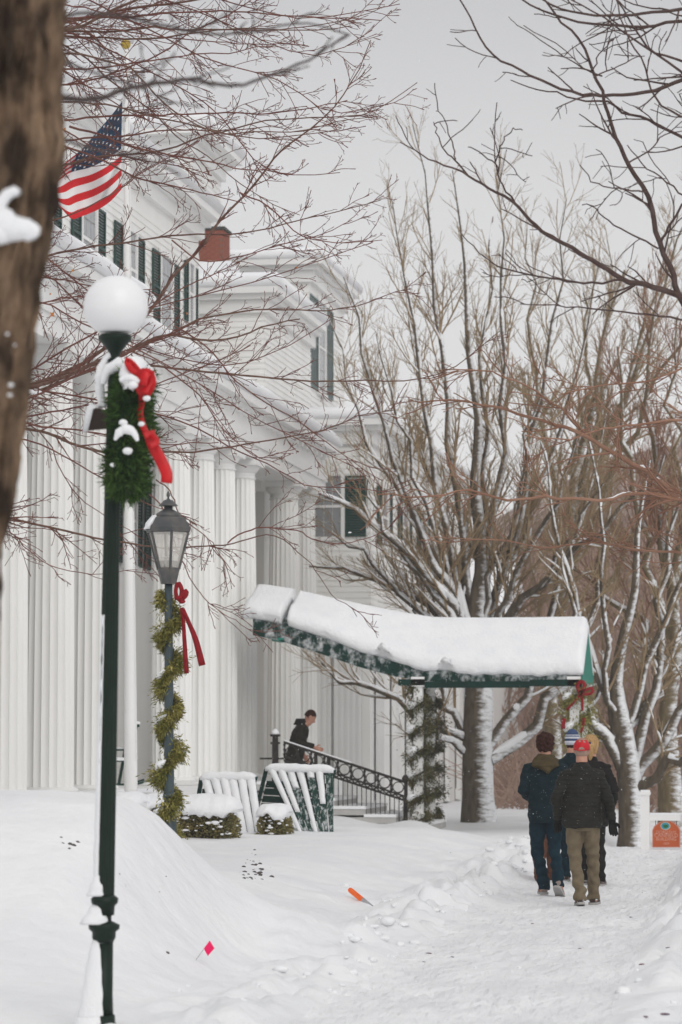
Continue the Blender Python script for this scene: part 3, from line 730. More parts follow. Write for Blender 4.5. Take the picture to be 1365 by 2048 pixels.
def railing(Y, label):
    Rl = thing('stair_railing', label, 'railing', group='wrought iron railings of the entrance steps')
    p0 = at(568, 1484, Y); p1 = at(816, 1566, Y)
    def P(t, dz=0): return (p0.x + (p1.x - p0.x) * t, Y, p0.z + (p1.z - p0.z) * t + dz)
    def bar(name, dz, w=.03, h=.02, t0=0, t1=1, m=IRON):
        a, b = Vector(P(t0, dz)), Vector(P(t1, dz)); M_ = MB()
        M_.loft([[(q.x, Y - w, q.z - h), (q.x, Y + w, q.z - h), (q.x, Y + w, q.z + h), (q.x, Y - w, q.z + h)] for q in (a, b)]); M_.build(name, m, Rl)
    bar('handrail', 0, .035, .025); bar('rail', -.28, .02, .014); bar('rail', -.36, .02, .014); bar('bottom_rail', -.92, .018, .014, .04, 1)
    bar('handrail_snow', .036, .03, .011, .0, .55, SNOWF)
    ringm = MB(); n = 16
    for kk in range(n):
        pass
    def ringmesh():
        m = MB(); V = []; Fc = []
        for i in range(20):
            a = 2 * math.pi * i / 20
            for j in range(4):
                b = 2 * math.pi * j / 4; r = .105 + .009 * math.cos(b); V.append((r * math.cos(a), .009 * math.sin(b), r * math.sin(a)))
        for i in range(20):
            for j in range(4): Fc.append((i * 4 + j, ((i + 1) % 20) * 4 + j, ((i + 1) % 20) * 4 + (j + 1) % 4, i * 4 + (j + 1) % 4))
        me = raw('ring', V, Fc); me.materials.append(IRON); return me
    rm = shared('ring', ringmesh)
    for k in range(9): inst('ring', rm, Rl, P(.06 + .108 * k, -.145))
    bs = shared('balspin', lambda: (lambda m: (lambda me: (me.materials.append(IRON), me)[1])(raw('scroll', m.V, m.F)))(MB().lathe([(.008, -.13), (.03, -.1), (.012, -.05), (.028, 0), (.012, .05), (.03, .1), (.008, .13)], 8)))
    for k in range(9): inst('scroll', bs, Rl, P(.006 + .108 * k, -.145))
    # twisted band between the two middle rails
    tw = MB()
    for k in range(40):
        a = P(k / 40, -.345); b = P((k + 1) / 40, -.295)
        tw.tube([a, b] if k % 2 else [P(k / 40, -.295), P((k + 1) / 40, -.345)], .009, 4)
    tw.build('braid', IRON, Rl)
    bal = shared('bal', lambda: (lambda m: (lambda me: (me.materials.append(IRON), me)[1])(raw('baluster', m.V, m.F)))(MB().tube([(0, 0, -.92), (0, 0, -.36)], .009, 4)))
    for k in range(26): inst('baluster', bal, Rl, P(.03 + .0375 * k))
    for t in (.26, .365, .985):
        q = P(t); b = gz(q[0], Y) - .1
        m = MB(); m.box(q[0] - .032, q[0] + .032, Y - .032, Y + .032, min(b, q[2] - 1.0), q[2] + .0); m.build('post', IRON, Rl)
    q = P(.985); m = MB(); m.lathe([(.02, q[2]), (.07, q[2] + .03), (.08, q[2] + .08), (.05, q[2] + .13), (.01, q[2] + .15)], 10, cx=q[0], cy=Y); m.build('finial', IRON, Rl)
    # newel
    q = at(551, 1480, Y); z0 = .8
    m = MB(); m.box(q.x - .055, q.x + .055, Y - .055, Y + .055, z0, q.z - .08); m.box(q.x - .08, q.x + .08, Y - .08, Y + .08, q.z - .08, q.z - .04); m.box(q.x - .05, q.x + .05, Y - .05, Y + .05, q.z - .04, q.z + .07); m.box(q.x - .085, q.x + .085, Y - .085, Y + .085, q.z + .07, q.z + .11)
    nw = m.build('newel', IRON, Rl)
    m = MB(); m.lathe([(.085, q.z + .112), (.08, q.z + .15), (.04, q.z + .2), (.01, q.z + .22)], 12, cx=q.x, cy=Y); m.build('newel_snow', SNOWF, nw, True)
    a = at(520, 1517, Y); m = MB(); m.tube([a, (p0.x, Y, a.z)], .02, 6); m.build('rail', IRON, Rl)
    rebase(Rl, (p1.x, Y, 0))
railing(CY0 + .05, 'near black wrought iron stair railing with rings and a snow-topped newel')
railing(CY1 - .15, 'far black wrought iron stair railing behind the man on the steps')

# ------------------------------------------------------------------ blades (evergreen sprays)
def blades(name, pts, nrm, m, L=(.03, .07), W=.008, droop=.4, parent=None, seed=0, **pr):
    """pts (n,3): a small pointed blade at every point, leaning along nrm"""
    rs = np.random.RandomState(seed); n = len(pts); pts = np.asarray(pts); nrm = np.asarray(nrm)
    d = nrm + .8 * rs.randn(n, 3); d[:, 2] -= droop; d /= np.linalg.norm(d, axis=1, keepdims=True)
    s = np.cross(d, rs.randn(n, 3)); s /= np.linalg.norm(s, axis=1, keepdims=True)
    l = rs.uniform(L[0], L[1], n)[:, None]; w = W * rs.uniform(.7, 1.3, n)[:, None]
    up = np.cross(d, s)
    V = np.stack([pts, pts + d * l * .45 + s * w + up * w * .4, pts + d * l, pts + d * l * .45 - s * w + up * w * .4], 1).reshape(-1, 3)
    i = np.arange(n)[:, None] * 4; T = np.concatenate([np.concatenate([i, i + 1, i + 2], 1), np.concatenate([i, i + 2, i + 3], 1)])
    me = fastmesh(name, V, np.zeros((0, 4), int), T, smooth=False)
    return ob(name, me, m, parent, **pr)
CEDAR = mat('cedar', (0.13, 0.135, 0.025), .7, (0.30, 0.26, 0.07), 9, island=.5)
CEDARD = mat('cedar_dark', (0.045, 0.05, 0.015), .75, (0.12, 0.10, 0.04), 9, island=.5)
FIR = mat('fir', (0.012, 0.038, 0.010), .7, (0.07, 0.13, 0.028), 5, island=.6, spec=.15)
BOX = mat('boxwood', (0.27, 0.22, 0.08), .7, (0.13, 0.125, 0.05), 9, island=.5)
TWINE = mat('garland_core', (.05, .045, .02), .9)
def blob(m, c, r, n=10, seed=0, sq=(1, 1, .7)):
    """a soft lump of snow"""
    rs = random.Random(seed); prof = []
    k = 6; rings = []
    for i in range(k):
        a = -math.pi / 2 + math.pi * (i + .25) / (k - .5); z = math.sin(a); rr = math.cos(a)
        rings.append([(c[0] + r * sq[0] * rr * math.cos(t) * (1 + .25 * mnoise.noise(Vector((c[0] * 9 + math.cos(t), math.sin(t), z + seed)))), c[1] + r * sq[1] * rr * math.sin(t), c[2] + r * sq[2] * z * (1 + .2 * mnoise.noise(Vector((math.cos(t), seed, z))))) for t in [2 * math.pi * j / n for j in range(n)]])
    m.loft(rings)

# ------------------------------------------------------------------ globe street lamp
def globe_lamp():
    Y = 17.0
    b = at(205, 2050, Y); t = at(232, 620, Y); cx = b.x + .005; bx, by = b.x, Y
    L = thing('street_lamp', 'dark green street lamp with snow-white globe and a wreath below it', 'street lamp')
    K = F / Y * math.cos(YAW) ; s = 1 / 330.0
    def Z(py): return at(215, py, Y).z
    lean = (t.x - b.x) / (t.z - b.z)
    Mx = Matrix.Identity(4); Mx[0][2] = lean; Mx[0][3] = bx - lean * b.z; Mx[1][3] = Y
    g = gz(bx, by)
    def part(name, prof, m, n=16, par=L, sm=True):
        o = MB(); o.lathe([(r * s, Z(y)) for r, y in prof], n, Mx); return o.build(name, m, par, sm)
    # fluted post
    m = MB(); rings = []
    for r, y in ((19.5, 1800), (19, 1500), (17.5, 1200), (15.5, 900), (13, 735)):
        rings.append([Mx @ Vector((r * s * (1 - .06 * (j % 3 == 0)) * math.cos(2 * math.pi * j / 36), r * s * (1 - .06 * (j % 3 == 0)) * math.sin(2 * math.pi * j / 36), Z(y))) for j in range(36)])
    m.loft(rings); m.build('post', POSTG, L)
    part('collar', [(20, 1830), (21, 1812), (27, 1806), (28, 1797), (20, 1790)], POSTG)
    part('collar', [(14, 1850), (15, 1832), (20, 1812)], POSTG)
    part('collar', [(19, 1885), (24, 1875), (24, 1864), (31, 1858), (32, 1850), (16, 1842)], POSTG)
    part('pedestal', [(22, 2030), (20, 1990), (19, 1886)], POSTG)
    part('base', [(46, 2110), (44, 2080), (34, 2062), (33, 2050), (26, 2045), (25, 2030)], POSTG, 24)
    part('globe_holder', [(13, 735), (10, 728), (16, 722), (9, 715), (12, 706), (24, 690), (34, 680), (34, 672), (30, 670)], POSTG, 24)
    # globe with snow cap: slightly squashed sphere
    gm = MB(); cz = Z(612); r = 66 * s; rings = []
    for i in range(1, 24):
        a = -math.pi / 2 + math.pi * i / 24
        if math.sin(a) < -.92: continue
        sp = 1.0 + (.02 if math.sin(a) < 0 else -.0)
        rings.append([Mx @ Vector((r * math.cos(a) * sp * math.cos(2 * math.pi * j / 40), r * math.cos(a) * sp * math.sin(2 * math.pi * j / 40), cz + r * (.94 if math.sin(a) > 0 else .97) * math.sin(a))) for j in range(40)])
    gm.loft(rings); gm.build('globe', FROST, L, True)
    # wind-packed snow down the left side
    sn = MB(); rings = []
    for k in range(60):
        f = k / 59; y = 1795 + (1230 - 1795) * f; zz = Z(y); w_ = (6.5 * (1 - f) ** 1.2 + 1.2 + 2.5 * mnoise.noise(Vector((f * 22, 0, 0)))); w_ = max(w_, .5) * s; r0 = (19.3 - 2 * f) * s
        c = Mx @ Vector((0, 0, zz))
        rings.append([(c.x - r0 * math.cos(a) - w_ * math.cos(a) * .8 * (1 if abs(a) < 1.2 else .1), c.y - r0 * math.sin(a) * 1.0, zz) for a in (-.1, .35, .75, 1.15)] + [(c.x - r0 * .3, c.y, zz)])
    sn.loft(rings); sn.build('snow_cover', SNOWF, L, True)
    sn = MB()
    def wedge(y0, y1, x0, x1, seed):
        rings = []
        for k in range(9):
            f = k / 8; y = y0 + (y1 - y0) * f; c = Mx @ Vector((0, 0, Z(y))); hw = (x0 * (1 - f) + x1 * f) * s * (1 + .15 * mnoise.noise(Vector((k * .7, seed, 0))))
            rr = hw * .75
            rings.append([(c.x - hw * .45 + rr * math.cos(a) * 1.0, c.y - .02 + rr * .8 * math.sin(a), Z(y)) for a in [2 * math.pi * j / 12 for j in range(12)]])
        sn.loft(rings)
    for (ya, yb, a_, b_, sd) in ((1792, 1750, 30, 18, 1), (1848, 1808, 42, 20, 2), (2046, 1880, 44, 20, 3), (2130, 2030, 70, 42, 5)): wedge(ya, yb, a_, b_, sd)
    sn.build('snow_drift', SNOWF, L, True)
    # bracket box on the left with snow
    def W(px, py, dy=0): 
        p = at(px, py, Y + dy); return p
    bx_ = MB(); bx_.loft([[W(172, 862, -.05), W(214, 858, -.05), W(214, 858, .08), W(172, 862, .08)], [W(186, 815, -.05), W(214, 820, -.05), W(214, 820, .08), W(186, 815, .08)]])
    bx_.build('outlet_hood', mat('dark_brown', (.03, .018, .014), .6), L)
    hs = MB(); hs.loft([[W(166, 864, -.06), W(176, 864, -.06), W(176, 864, .09), W(166, 864, .09)], [W(172, 822, -.065), W(187, 818, -.065), W(187, 818, .09), W(172, 822, .09)], [W(180, 806, -.05), W(205, 812, -.05), W(205, 812, .08), W(180, 806, .08)]])
    hs.build('hood_snow', SNOWF, L, True)
    rebase(L, (bx, Y, g))
    # ---- wreath hanging on the post, turned nearly edge-on
    Wc = at(262, 868, Y - .14); WR = thing('wreath', 'green fir wreath with snow on top hanging on the globe lamp post', 'wreath')
    rs = np.random.RandomState(5); n = 9000
    a = rs.uniform(0, 2 * np.pi, n); bb = rs.uniform(0, 2 * np.pi, n); Rj, rr_ = .312, .094 * np.sqrt(rs.uniform(.15, 1, n)) * (1 + .22 * np.sin(a * 5 + 1) + .15 * np.sin(a * 11))
    tilt = R(98); u = np.array([math.cos(tilt), math.sin(tilt), 0]); vz = np.array([0.08, 0, 1.]); vz /= np.linalg.norm(vz); nn = np.cross(u, vz)
    rad = u[None] * np.cos(a)[:, None] + vz[None] * np.sin(a)[:, None]
    pt = rad * (Rj + rr_ * np.cos(bb))[:, None] + nn[None] * (rr_ * np.sin(bb))[:, None]
    nr = rad * np.cos(bb)[:, None] + nn[None] * np.sin(bb)[:, None]
    blades('fir_sprays', pt + np.array(Wc), nr, FIR, (.02, .09), .006, .1, WR, 6, kind='stuff')
    core = Branches(); th = np.linspace(0, 2 * np.pi, 33)
    core.add((u[None] * np.cos(th)[:, None] + vz[None] * np.sin(th)[:, None]) * Rj + np.array(Wc), np.full(33, .075)); ob('ring_core', core.mesh('ring_core', lambda r: 8), mat('fir_core', (.012, .03, .01), .9), WR)
    sw = Branches(); th = np.linspace(R(35), R(150), 20)
    ring = (u[None] * np.cos(th)[:, None] + vz[None] * np.sin(th)[:, None]) * (Rj + .06) + np.array(Wc) + np.array([-.0, 0, .035])
    sw.add(ring, np.interp(np.arange(20), [0, 4, 15, 19], [.02, .075, .075, .03]) * (1 + .15 * rs.randn(20) * .5)); 
    th = np.linspace(R(240), R(300), 9); q = (u[None] * np.cos(th)[:, None] + vz[None] * np.sin(th)[:, None]) * (Rj - .12) + np.array(Wc) + np.array([0, 0, .04]); sw.add(q, [.012, .03, .04, .045, .045, .045, .04, .03, .012])
    def px_tube(P_, r_, dy):
        sw.add(catmull([list(W(a_, b_, dy)) for a_, b_ in P_], 14), np.interp(np.linspace(0, 1, 14), np.linspace(0, 1, len(r_)), r_) * s * (1 + .12 * rs.randn(14)))
    px_tube([(206, 768), (216, 742), (240, 729), (272, 730), (298, 742), (312, 764)], [5, 12, 14, 13, 11, 4], -.17)
    px_tube([(236, 702), (216, 714), (204, 740), (200, 775), (206, 815)], [4, 10, 11, 9, 7], .0)
    px_tube([(230, 880), (240, 864), (254, 858), (268, 866), (276, 882)], [3, 8, 10, 8, 3], -.60)
    px_tube([(240, 760), (262, 756), (280, 764)], [4, 8, 4], -.58)
    ob('snow_cover', sw.mesh('snow_cover', lambda r: 10), SNOWF, WR, kind='stuff')
    lm = MB()
    for k, (px, py, r) in enumerate(((247, 845, 9), (256, 902, 10), (266, 770, 11), (294, 797, 8), (283, 848, 7), (226, 930, 6))):
        blob(lm, W(px, py, -.60 if px > 240 else -.5), r * s, seed=k)
    lm.build('snow_lumps', SNOWF, WR, True, kind='stuff')
    rebase(WR, Wc)
    # ---- bow
    BW = thing('bow', 'bright red satin bow with one long tail on the wreath of the globe lamp', 'bow')
    def strip(pxs, wpx, name, dy=-.32, m=REDB, curl=0.0):
        dy = dy - .20
        q = [W(a_, b_, dy + .02 * math.sin(i * 1.3)) for i, (a_, b_) in enumerate(pxs)]; q = catmull([list(v) for v in q], 14)
        mm = MB(); rings = []
        for i in range(14):
            t_ = (q[min(i + 1, 13)] - q[max(i - 1, 0)]); t_ /= np.linalg.norm(t_); sd = np.cross(t_, np.array([.15 * math.sin(i * .5 + curl), 1, 0])); sd /= np.linalg.norm(sd); hw = wpx * s * .5
            c = q[i]; f = np.array([0, .004, 0]); bow_ = np.array([0, .015, 0])
            rings.append([c - sd * hw + f, c + bow_ + f, c + sd * hw + f, c + sd * hw - f, c + bow_ - f, c - sd * hw - f])
        mm.loft([[tuple(p) for p in r] for r in rings]); mm.build(name, m, BW, True)
    strip([(298, 862), (306, 890), (322, 920), (334, 948), (333, 966)], 23, 'tail')
    strip([(283, 780), (284, 805), (281, 830), (289, 858), (300, 875)], 12, 'tail', -.30)
    strip([(286, 788), (276, 768), (283, 746), (300, 748), (304, 768), (292, 790)], 17, 'loop', -.34)
    strip([(288, 786), (300, 762), (302, 744), (292, 750), (286, 770)], 15, 'loop', -.38)
    strip([(282, 748), (266, 728), (254, 720), (262, 738), (282, 752)], 12, 'loop', -.24)
    strip([(288, 872), (302, 868), (314, 884), (300, 892)], 12, 'loop', -.34)
    rebase(BW, W(290, 800, -.3))
globe_lamp()

# ------------------------------------------------------------------ lantern lamp with garland
LY = 25.0; LX = at(338, 1300, LY).x
def garland(name, label, cx, cy, z0, z1, turns, r, n, m, phase=0, wid=.07, snow=True, L=(.03, .075), seed=3, W=.008, hang=.25, group=None):
    G = thing(name, label, 'garland', group=group)
    rs = np.random.RandomState(seed)
    t = rs.uniform(0, 1, n); th = phase + t * turns * 2 * np.pi; rr = r * (1 + .25 * np.sin(t * 37)) ; c = np.stack([cx + rr * np.cos(th), cy + rr * np.sin(th), z0 + (z1 - z0) * t], 1)
    off = rs.randn(n, 3) * wid * .45 * (1 + .6 * np.sin(t * 53 + 1))[:, None]; off[:, 2] -= np.abs(rs.randn(n)) * wid * hang
    out = np.stack([np.cos(th), np.sin(th), 0 * th], 1)
    blades('cedar_sprays', c + off, out * .8 + off / wid * .5, m, L, W, .7, G, seed, kind='stuff')
    B = Branches(); tt = np.linspace(0, 1, int(turns * 14) + 2); th = phase + tt * turns * 2 * np.pi
    B.add(np.stack([cx + r * np.cos(th), cy + r * np.sin(th), z0 + (z1 - z0) * tt], 1), np.full(len(tt), .016)); ob('garland_core', B.mesh('garland_core', lambda r: 6), TWINE, G)
    if snow:
        S = Branches(); k = 0
        for i in range(int(turns) + 1):
            for a0 in (-2.9,):
                a = np.linspace(a0 - .5, a0 + 1.3 + rs.uniform(-.3, .3), 7); tq = (a + 2 * np.pi * (i + 1) - phase) / (turns * 2 * np.pi)
                if tq.min() < 0 or tq.max() > 1: continue
                q = np.stack([cx + (r + .015) * np.cos(a), cy + (r + .015) * np.sin(a), z0 + (z1 - z0) * tq + wid * .55], 1)
                S.add(q, np.array([.006, .028, .042, .048, .042, .028, .006]) * wid / .07 * rs.uniform(.7, 1.15))
        if S.P: ob('snow_cover', S.mesh('snow_cover', lambda r: 8), SNOWF, G, kind='stuff')
    rebase(G, (cx, cy, z0)); return G

def lantern_lamp():
    s = 1 / (F * math.cos(math.atan((338 - 682) / F)) / (LY)) ; s = LY / math.cos(YAW) * math.cos(YAW) / F
    L = thing('lantern_lamp', 'slate-coloured lamp post with a glazed lantern, wrapped in cedar garland', 'street lamp')
    def Z(py): return at(338, py, LY).z
    g = gz(LX, LY)
    lean = -.008
    Mx = Matrix.Identity(4); Mx[0][2] = lean; Mx[0][3] = LX - lean * Z(1300); Mx[1][3] = LY
    def part(name, prof, m, n=16, par=L, sm=True, M_=Mx):
        o = MB(); o.lathe([(r * s, z if z < 50 else Z(z)) for r, z in prof], n, M_); return o.build(name, m, par, sm)
    part('post', [(15, g - .1), (15, 1640), (12.5, 1636), (10.5, 1600), (8.5, 1250), (8, 1165)], POSTB)
    part('collar', [(12, 1628), (14, 1625), (14, 1618), (11, 1615)], POSTB)
    part('collar', [(12, 1596), (13, 1590), (10, 1584)], POSTB)
    rot = Mx @ Matrix.Rotation(R(22.5 + 12), 4, 'Z')
    part('lantern_cup', [(9, 1168), (15, 1165), (16, 1150), (18, 1142), (20, 1141), (22, 1120), (15, 1142)][:5] + [(22, 1122)], LANT, 8, M_=rot, sm=False)
    # hexagon cage
    N6 = 6; r1, y1, r2, y2 = 22 * s, Z(1143), 45 * s, Z(1062)
    base = MB(); base.lathe([(17 * s, Z(1168)), (24 * s, Z(1141)), (24 * s, Z(1136)), (20 * s, Z(1135))], N6, Mx @ Matrix.Rotation(R(-8), 4, 'Z')); base.build('lantern_base', LANT, L)
    rim = MB(); rim.lathe([(43 * s, Z(1066)), (48 * s, Z(1064)), (49 * s, Z(1056)), (44 * s, Z(1054))], N6, Mx @ Matrix.Rotation(R(-8), 4, 'Z')); rim.build('lantern_rim', LANT, L)
    gl = mat('lantern_glass', (.85, .82, .76), .2, (.74, .71, .66), 6, spec=.5, alpha=.3)
    def hp(k, r, z): a = R(-8) + 2 * math.pi * k / 6; return Mx @ Vector((r * math.cos(a), r * math.sin(a), z))
    for k in range(6):
        f = MB(); f.tube([hp(k, 23 * s, Z(1139)), hp(k, 44 * s, Z(1064))], .012, 4); f.build('lantern_bar', LANT, L)
        a, b, c, d = hp(k, 22 * s, Z(1138)), hp(k + 1, 22 * s, Z(1138)), hp(k + 1, 43 * s, Z(1065)), hp(k, 43 * s, Z(1065))
        nrm = (b - a).cross(d - a).normalized() * .002
        p = MB(); p.loft([[a - nrm, b - nrm, c - nrm, d - nrm], [a + nrm, b + nrm, c + nrm, d + nrm]]); p.build('pane', gl, L)
    part('bulb_tube', [(10, 1138), (10, 1115), (9, 1113)], mat('lamp_socket', (.5, .48, .46), .4), 12)
    # roof: hexagonal skirt, dome, neck, cap, finial
    sk = MB(); sk.lathe([(49 * s, Z(1056)), (47 * s, Z(1053)), (36 * s, Z(1036)), (28 * s, Z(1033))], N6, Mx @ Matrix.Rotation(R(-8), 4, 'Z')); sk.build('lantern_roof', LANT, L)
    part('dome', [(28, 1036), (25, 1028), (16, 1022), (9, 1019), (9, 1010)], LANT, 18)
    part('cap', [(20, 1012), (19, 1010), (13, 1005), (10, 1001), (4, 999), (2.5, 997)], LANT, 18)
    part('finial', [(2, 999), (2, 994), (4, 991), (3.5, 987), (.8, 982)], LANT, 10)
    sn = MB(); ring = []
    for k in range(8):
        a = R(135 + 100 * k / 7); rr = 42 * s
        ring.append([Mx @ Vector((q * math.cos(a), q * math.sin(a), z)) for q, z in ((30 * s, Z(1037)), (49 * s, Z(1054)), (51 * s, Z(1058)), (50 * s, Z(1060) + .0), (47 * s, Z(1046)), (34 * s, Z(1034) + .012))])
    sn.loft(ring); sn.build('roof_snow', SNOWF, L, True)
    rebase(L, (LX, LY, g))
    # pieces: five and a half turns round the post
    garland('cedar_garland', 'yellow-green cedar garland with pockets of snow spiralling up the lantern post', LX, LY, Z(1672), Z(1185), 5.4, .075, 22000, CEDAR, phase=.9, wid=.056, L=(.02, .065), W=.0052, hang=.45, seed=12)
    # velvet bow
    BW = thing('velvet_bow', 'dark red velvet bow with two long tails tied below the lantern', 'bow')
    def W(px, py, dy=-.12): return at(px, py, LY + dy)
    def strip(pxs, w0, w1, name, dy=-.12):
        q = catmull([list(W(a_, b_, dy)) for a_, b_ in pxs], 12); mm = MB(); rings = []
        for i in range(12):
            t_ = (q[min(i + 1, 11)] - q[max(i - 1, 0)]); t_ /= np.linalg.norm(t_); sd = np.cross(t_, np.array([.3 * math.sin(i * .6), 1, 0])); sd /= np.linalg.norm(sd); hw = (w0 + (w1 - w0) * i / 11) * s * .5
            c = q[i]; f = np.array([0, .003, 0]); rings.append([c - sd * hw + f, c + sd * hw + f, c + sd * hw - f, c - sd * hw - f])
        mm.loft([[tuple(p) for p in r] for r in rings]); mm.build(name, RED, BW, True)
    strip([(364, 1215), (367, 1240), (370, 1290), (374, 1347)], 8, 9, 'tail')
    strip([(366, 1218), (378, 1245), (392, 1280), (405, 1331)], 8, 14, 'tail', -.14)
    strip([(354, 1200), (352, 1180), (357, 1166), (364, 1180), (362, 1198)], 9, 9, 'loop')
    strip([(360, 1196), (372, 1182), (372, 1190), (362, 1200)], 10, 10, 'loop', -.15)
    strip([(358, 1196), (364, 1204), (371, 1202)], 12, 4, 'loop', -.16)
    k = MB(); blob(k, W(360, 1196, -.15), 6.5 * s, 10, 1); k.build('knot', RED, BW, True)
    rebase(BW, W(360, 1196))
lantern_lamp()

# garlands and bows on the canopy posts
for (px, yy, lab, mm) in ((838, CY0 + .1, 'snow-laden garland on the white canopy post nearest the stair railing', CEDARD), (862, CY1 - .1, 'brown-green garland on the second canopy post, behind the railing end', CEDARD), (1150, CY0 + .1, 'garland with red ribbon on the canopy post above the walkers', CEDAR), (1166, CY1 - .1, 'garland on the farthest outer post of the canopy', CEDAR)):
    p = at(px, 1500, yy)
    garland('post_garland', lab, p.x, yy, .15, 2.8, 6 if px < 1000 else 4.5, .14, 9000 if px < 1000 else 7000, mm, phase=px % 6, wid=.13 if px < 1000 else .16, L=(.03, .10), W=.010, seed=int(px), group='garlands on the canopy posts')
def post_bow():
    B = thing('post_bow', 'red ribbon bow with trailing tails at the outer end of the canopy', 'bow')
    y = CY0 - .12
    def strip(pxs, w, name):
        q = catmull([list(at(a, b, y)) for a, b in pxs], 10); mm = MB(); rings = []
        for i in range(10):
            t_ = q[min(i + 1, 9)] - q[max(i - 1, 0)]; t_ /= np.linalg.norm(t_); sd = np.cross(t_, np.array([0, 1, 0])); sd /= np.linalg.norm(sd); hw = w / 104 * .5; c = q[i]; f = np.array([0, .004, 0])
            rings.append([tuple(c - sd * hw + f), tuple(c + sd * hw + f), tuple(c + sd * hw - f), tuple(c - sd * hw - f)])
        mm.loft(rings); mm.build(name, RED, B, True)
    strip([(1160, 1386), (1155, 1372), (1164, 1362), (1170, 1372), (1161, 1386)], 7, 'loop')
    strip([(1160, 1386), (1172, 1380), (1184, 1376), (1184, 1386), (1162, 1390)], 6, 'loop')
    strip([(1161, 1388), (1150, 1402), (1134, 1420)], 5, 'tail'); strip([(1161, 1388), (1165, 1402), (1165, 1422)], 5, 'tail'); strip([(1168, 1436), (1167, 1450), (1162, 1466)], 5, 'tail'); strip([(1129, 1437), (1127, 1447), (1127, 1458)], 8, 'tail')
    rebase(B, at(1160, 1386, y))
post_bow()

# ------------------------------------------------------------------ flagpole and flag
def flag():
    Y = 37.0; s = Y / F
    p = at(262, 1580, Y); q = at(253, 100, Y)
    FP = thing('flagpole', 'tall tapering white flagpole with a gold ball in front of the columns', 'flagpole')
    g = gz(p.x, Y); 
    m = MB(); m.tube([(p.x, Y, g - .1), (p.x, Y, 1.2), (q.x, Y, q.z)], [.092, .09, .032], 14); m.build('pole', WHITE2, FP, True)
    m = MB(); m.lathe([(.14, g - .1), (.15, g + .1), (.12, g + .16)], 14, cx=p.x, cy=Y); m.build('base_collar', WHITE2, FP, True)
    b = at(252, 88, Y); m = MB(); m.lathe([(.012, b.z - .09)] + [(10.5 * s * math.cos(a), b.z + 10.5 * s * math.sin(a)) for a in np.linspace(-1.4, 1.5, 12)], 18, cx=b.x, cy=Y); m.build('ball', mat('gold', (.42, .30, .05), .4, (.5, .36, .07), 4, metal=.3), FP, True)
    c_ = MB(); c_.tube([(p.x + .1, Y - .08, 1.5), (q.x + .04, Y - .03, q.z - .2)], .006, 4); c_.build('halyard', WHITE2, FP)
    rebase(FP, (p.x, Y, g))
    # cloth: u along the fly (0 at the pole), v down the hoist
    top = catmull([(245, 203, 0), (222, 232, 0), (196, 262, 0), (165, 297, 0), (140, 318, 0), (100, 348, 0), (60, 372, 0)], 80)
    hoist = catmull([(245, 203, 0), (244, 250, 0), (243, 298, 0), (247, 325, 0), (247, 350, 0), (244, 378, 0)], 27)
    bot = catmull([(244, 378, 0), (222, 402, 0), (195, 420, 0), (160, 434, 0), (143, 437, 0), (118, 412, 0), (95, 396, 0)], 80)
    mid = catmull([(243, 298, 0), (215, 318, 0), (180, 335, 0), (142, 345, 0), (115, 362, 0), (90, 372, 0), (55, 385, 0)], 80)
    nu, nv = 79, 26
    def P(u, v):
        i = u * (len(top) - 1); k = int(min(i, len(top) - 2)); f = i - k
        T = top[k] * (1 - f) + top[k + 1] * f; B = bot[k] * (1 - f) + bot[k + 1] * f; Mm = mid[k] * (1 - f) + mid[k + 1] * f
        c = 7 / 13
        if v < c: w_ = v / c; Q = T * (1 - w_) + Mm * w_
        else: w_ = (v - c) / (1 - c); Q = Mm * (1 - w_) + B * w_
        dy = .10 * math.sin(u * 9 + v * 5) * min(1, u * 4) + .05 * math.sin(u * 17 - v * 7) * min(1, u * 3)
        return at(Q[0], Q[1], Y - .05 + dy)
    V = [P(i / nu, j / nv) for j in range(nv + 1) for i in range(nu + 1)]
    Fc = []; mi = []
    for j in range(nv):
        for i in range(nu):
            Fc.append((j * (nu + 1) + i, j * (nu + 1) + i + 1, (j + 1) * (nu + 1) + i + 1, (j + 1) * (nu + 1) + i))
            st = j // 2
            mi.append(2 if (st < 7 and i / nu < .40 * 1.35) else (0 if st % 2 == 0 else 1))
    me = raw('flag', V, Fc)
    FR = mat('flag_red', (.55, .012, .018), .7); FW = mat('flag_white', (.74, .72, .72), .75); FB = mat('flag_blue', (.012, .035, .075), .75)
    for x in (FR, FW, FB): me.materials.append(x)
    me.polygons.foreach_set('material_index', mi)
    fo = ob('flag', me); tag(fo, 'American flag hanging in folds from the white pole, stars at the top', 'flag')
    sm = MB()
    for r in range(9):
        for c in range(6 if r % 2 == 0 else 5):
            u = .40 * 1.35 * ((c + (.5 if r % 2 == 0 else 1.0)) / 6.0); v = 7 / 13 * (r + .75) / 9.4
            ctr = P(u, v); e1 = (P(u + .01, v) - P(u - .01, v)).normalized(); e2 = (P(u, v + .01) - P(u, v - .01)).normalized()
            b0 = len(sm.V); rr = .022
            for k in range(10):
                a = math.pi * k / 5; q_ = rr * (1.15 if k % 2 == 0 else .48); sm.V.append(ctr + e1 * q_ * math.sin(a) - e2 * q_ * math.cos(a) + Vector((0, -.006, 0)))
            sm.F.append(tuple(range(b0, b0 + 10)))
    so_ = sm.build('stars', FW, fo, kind='stuff')
    L0 = at(244, 378, Y)
    me.transform(Matrix.Translation(-L0)); so_.data.transform(Matrix.Translation(-L0)); fo.location = L0
flag()

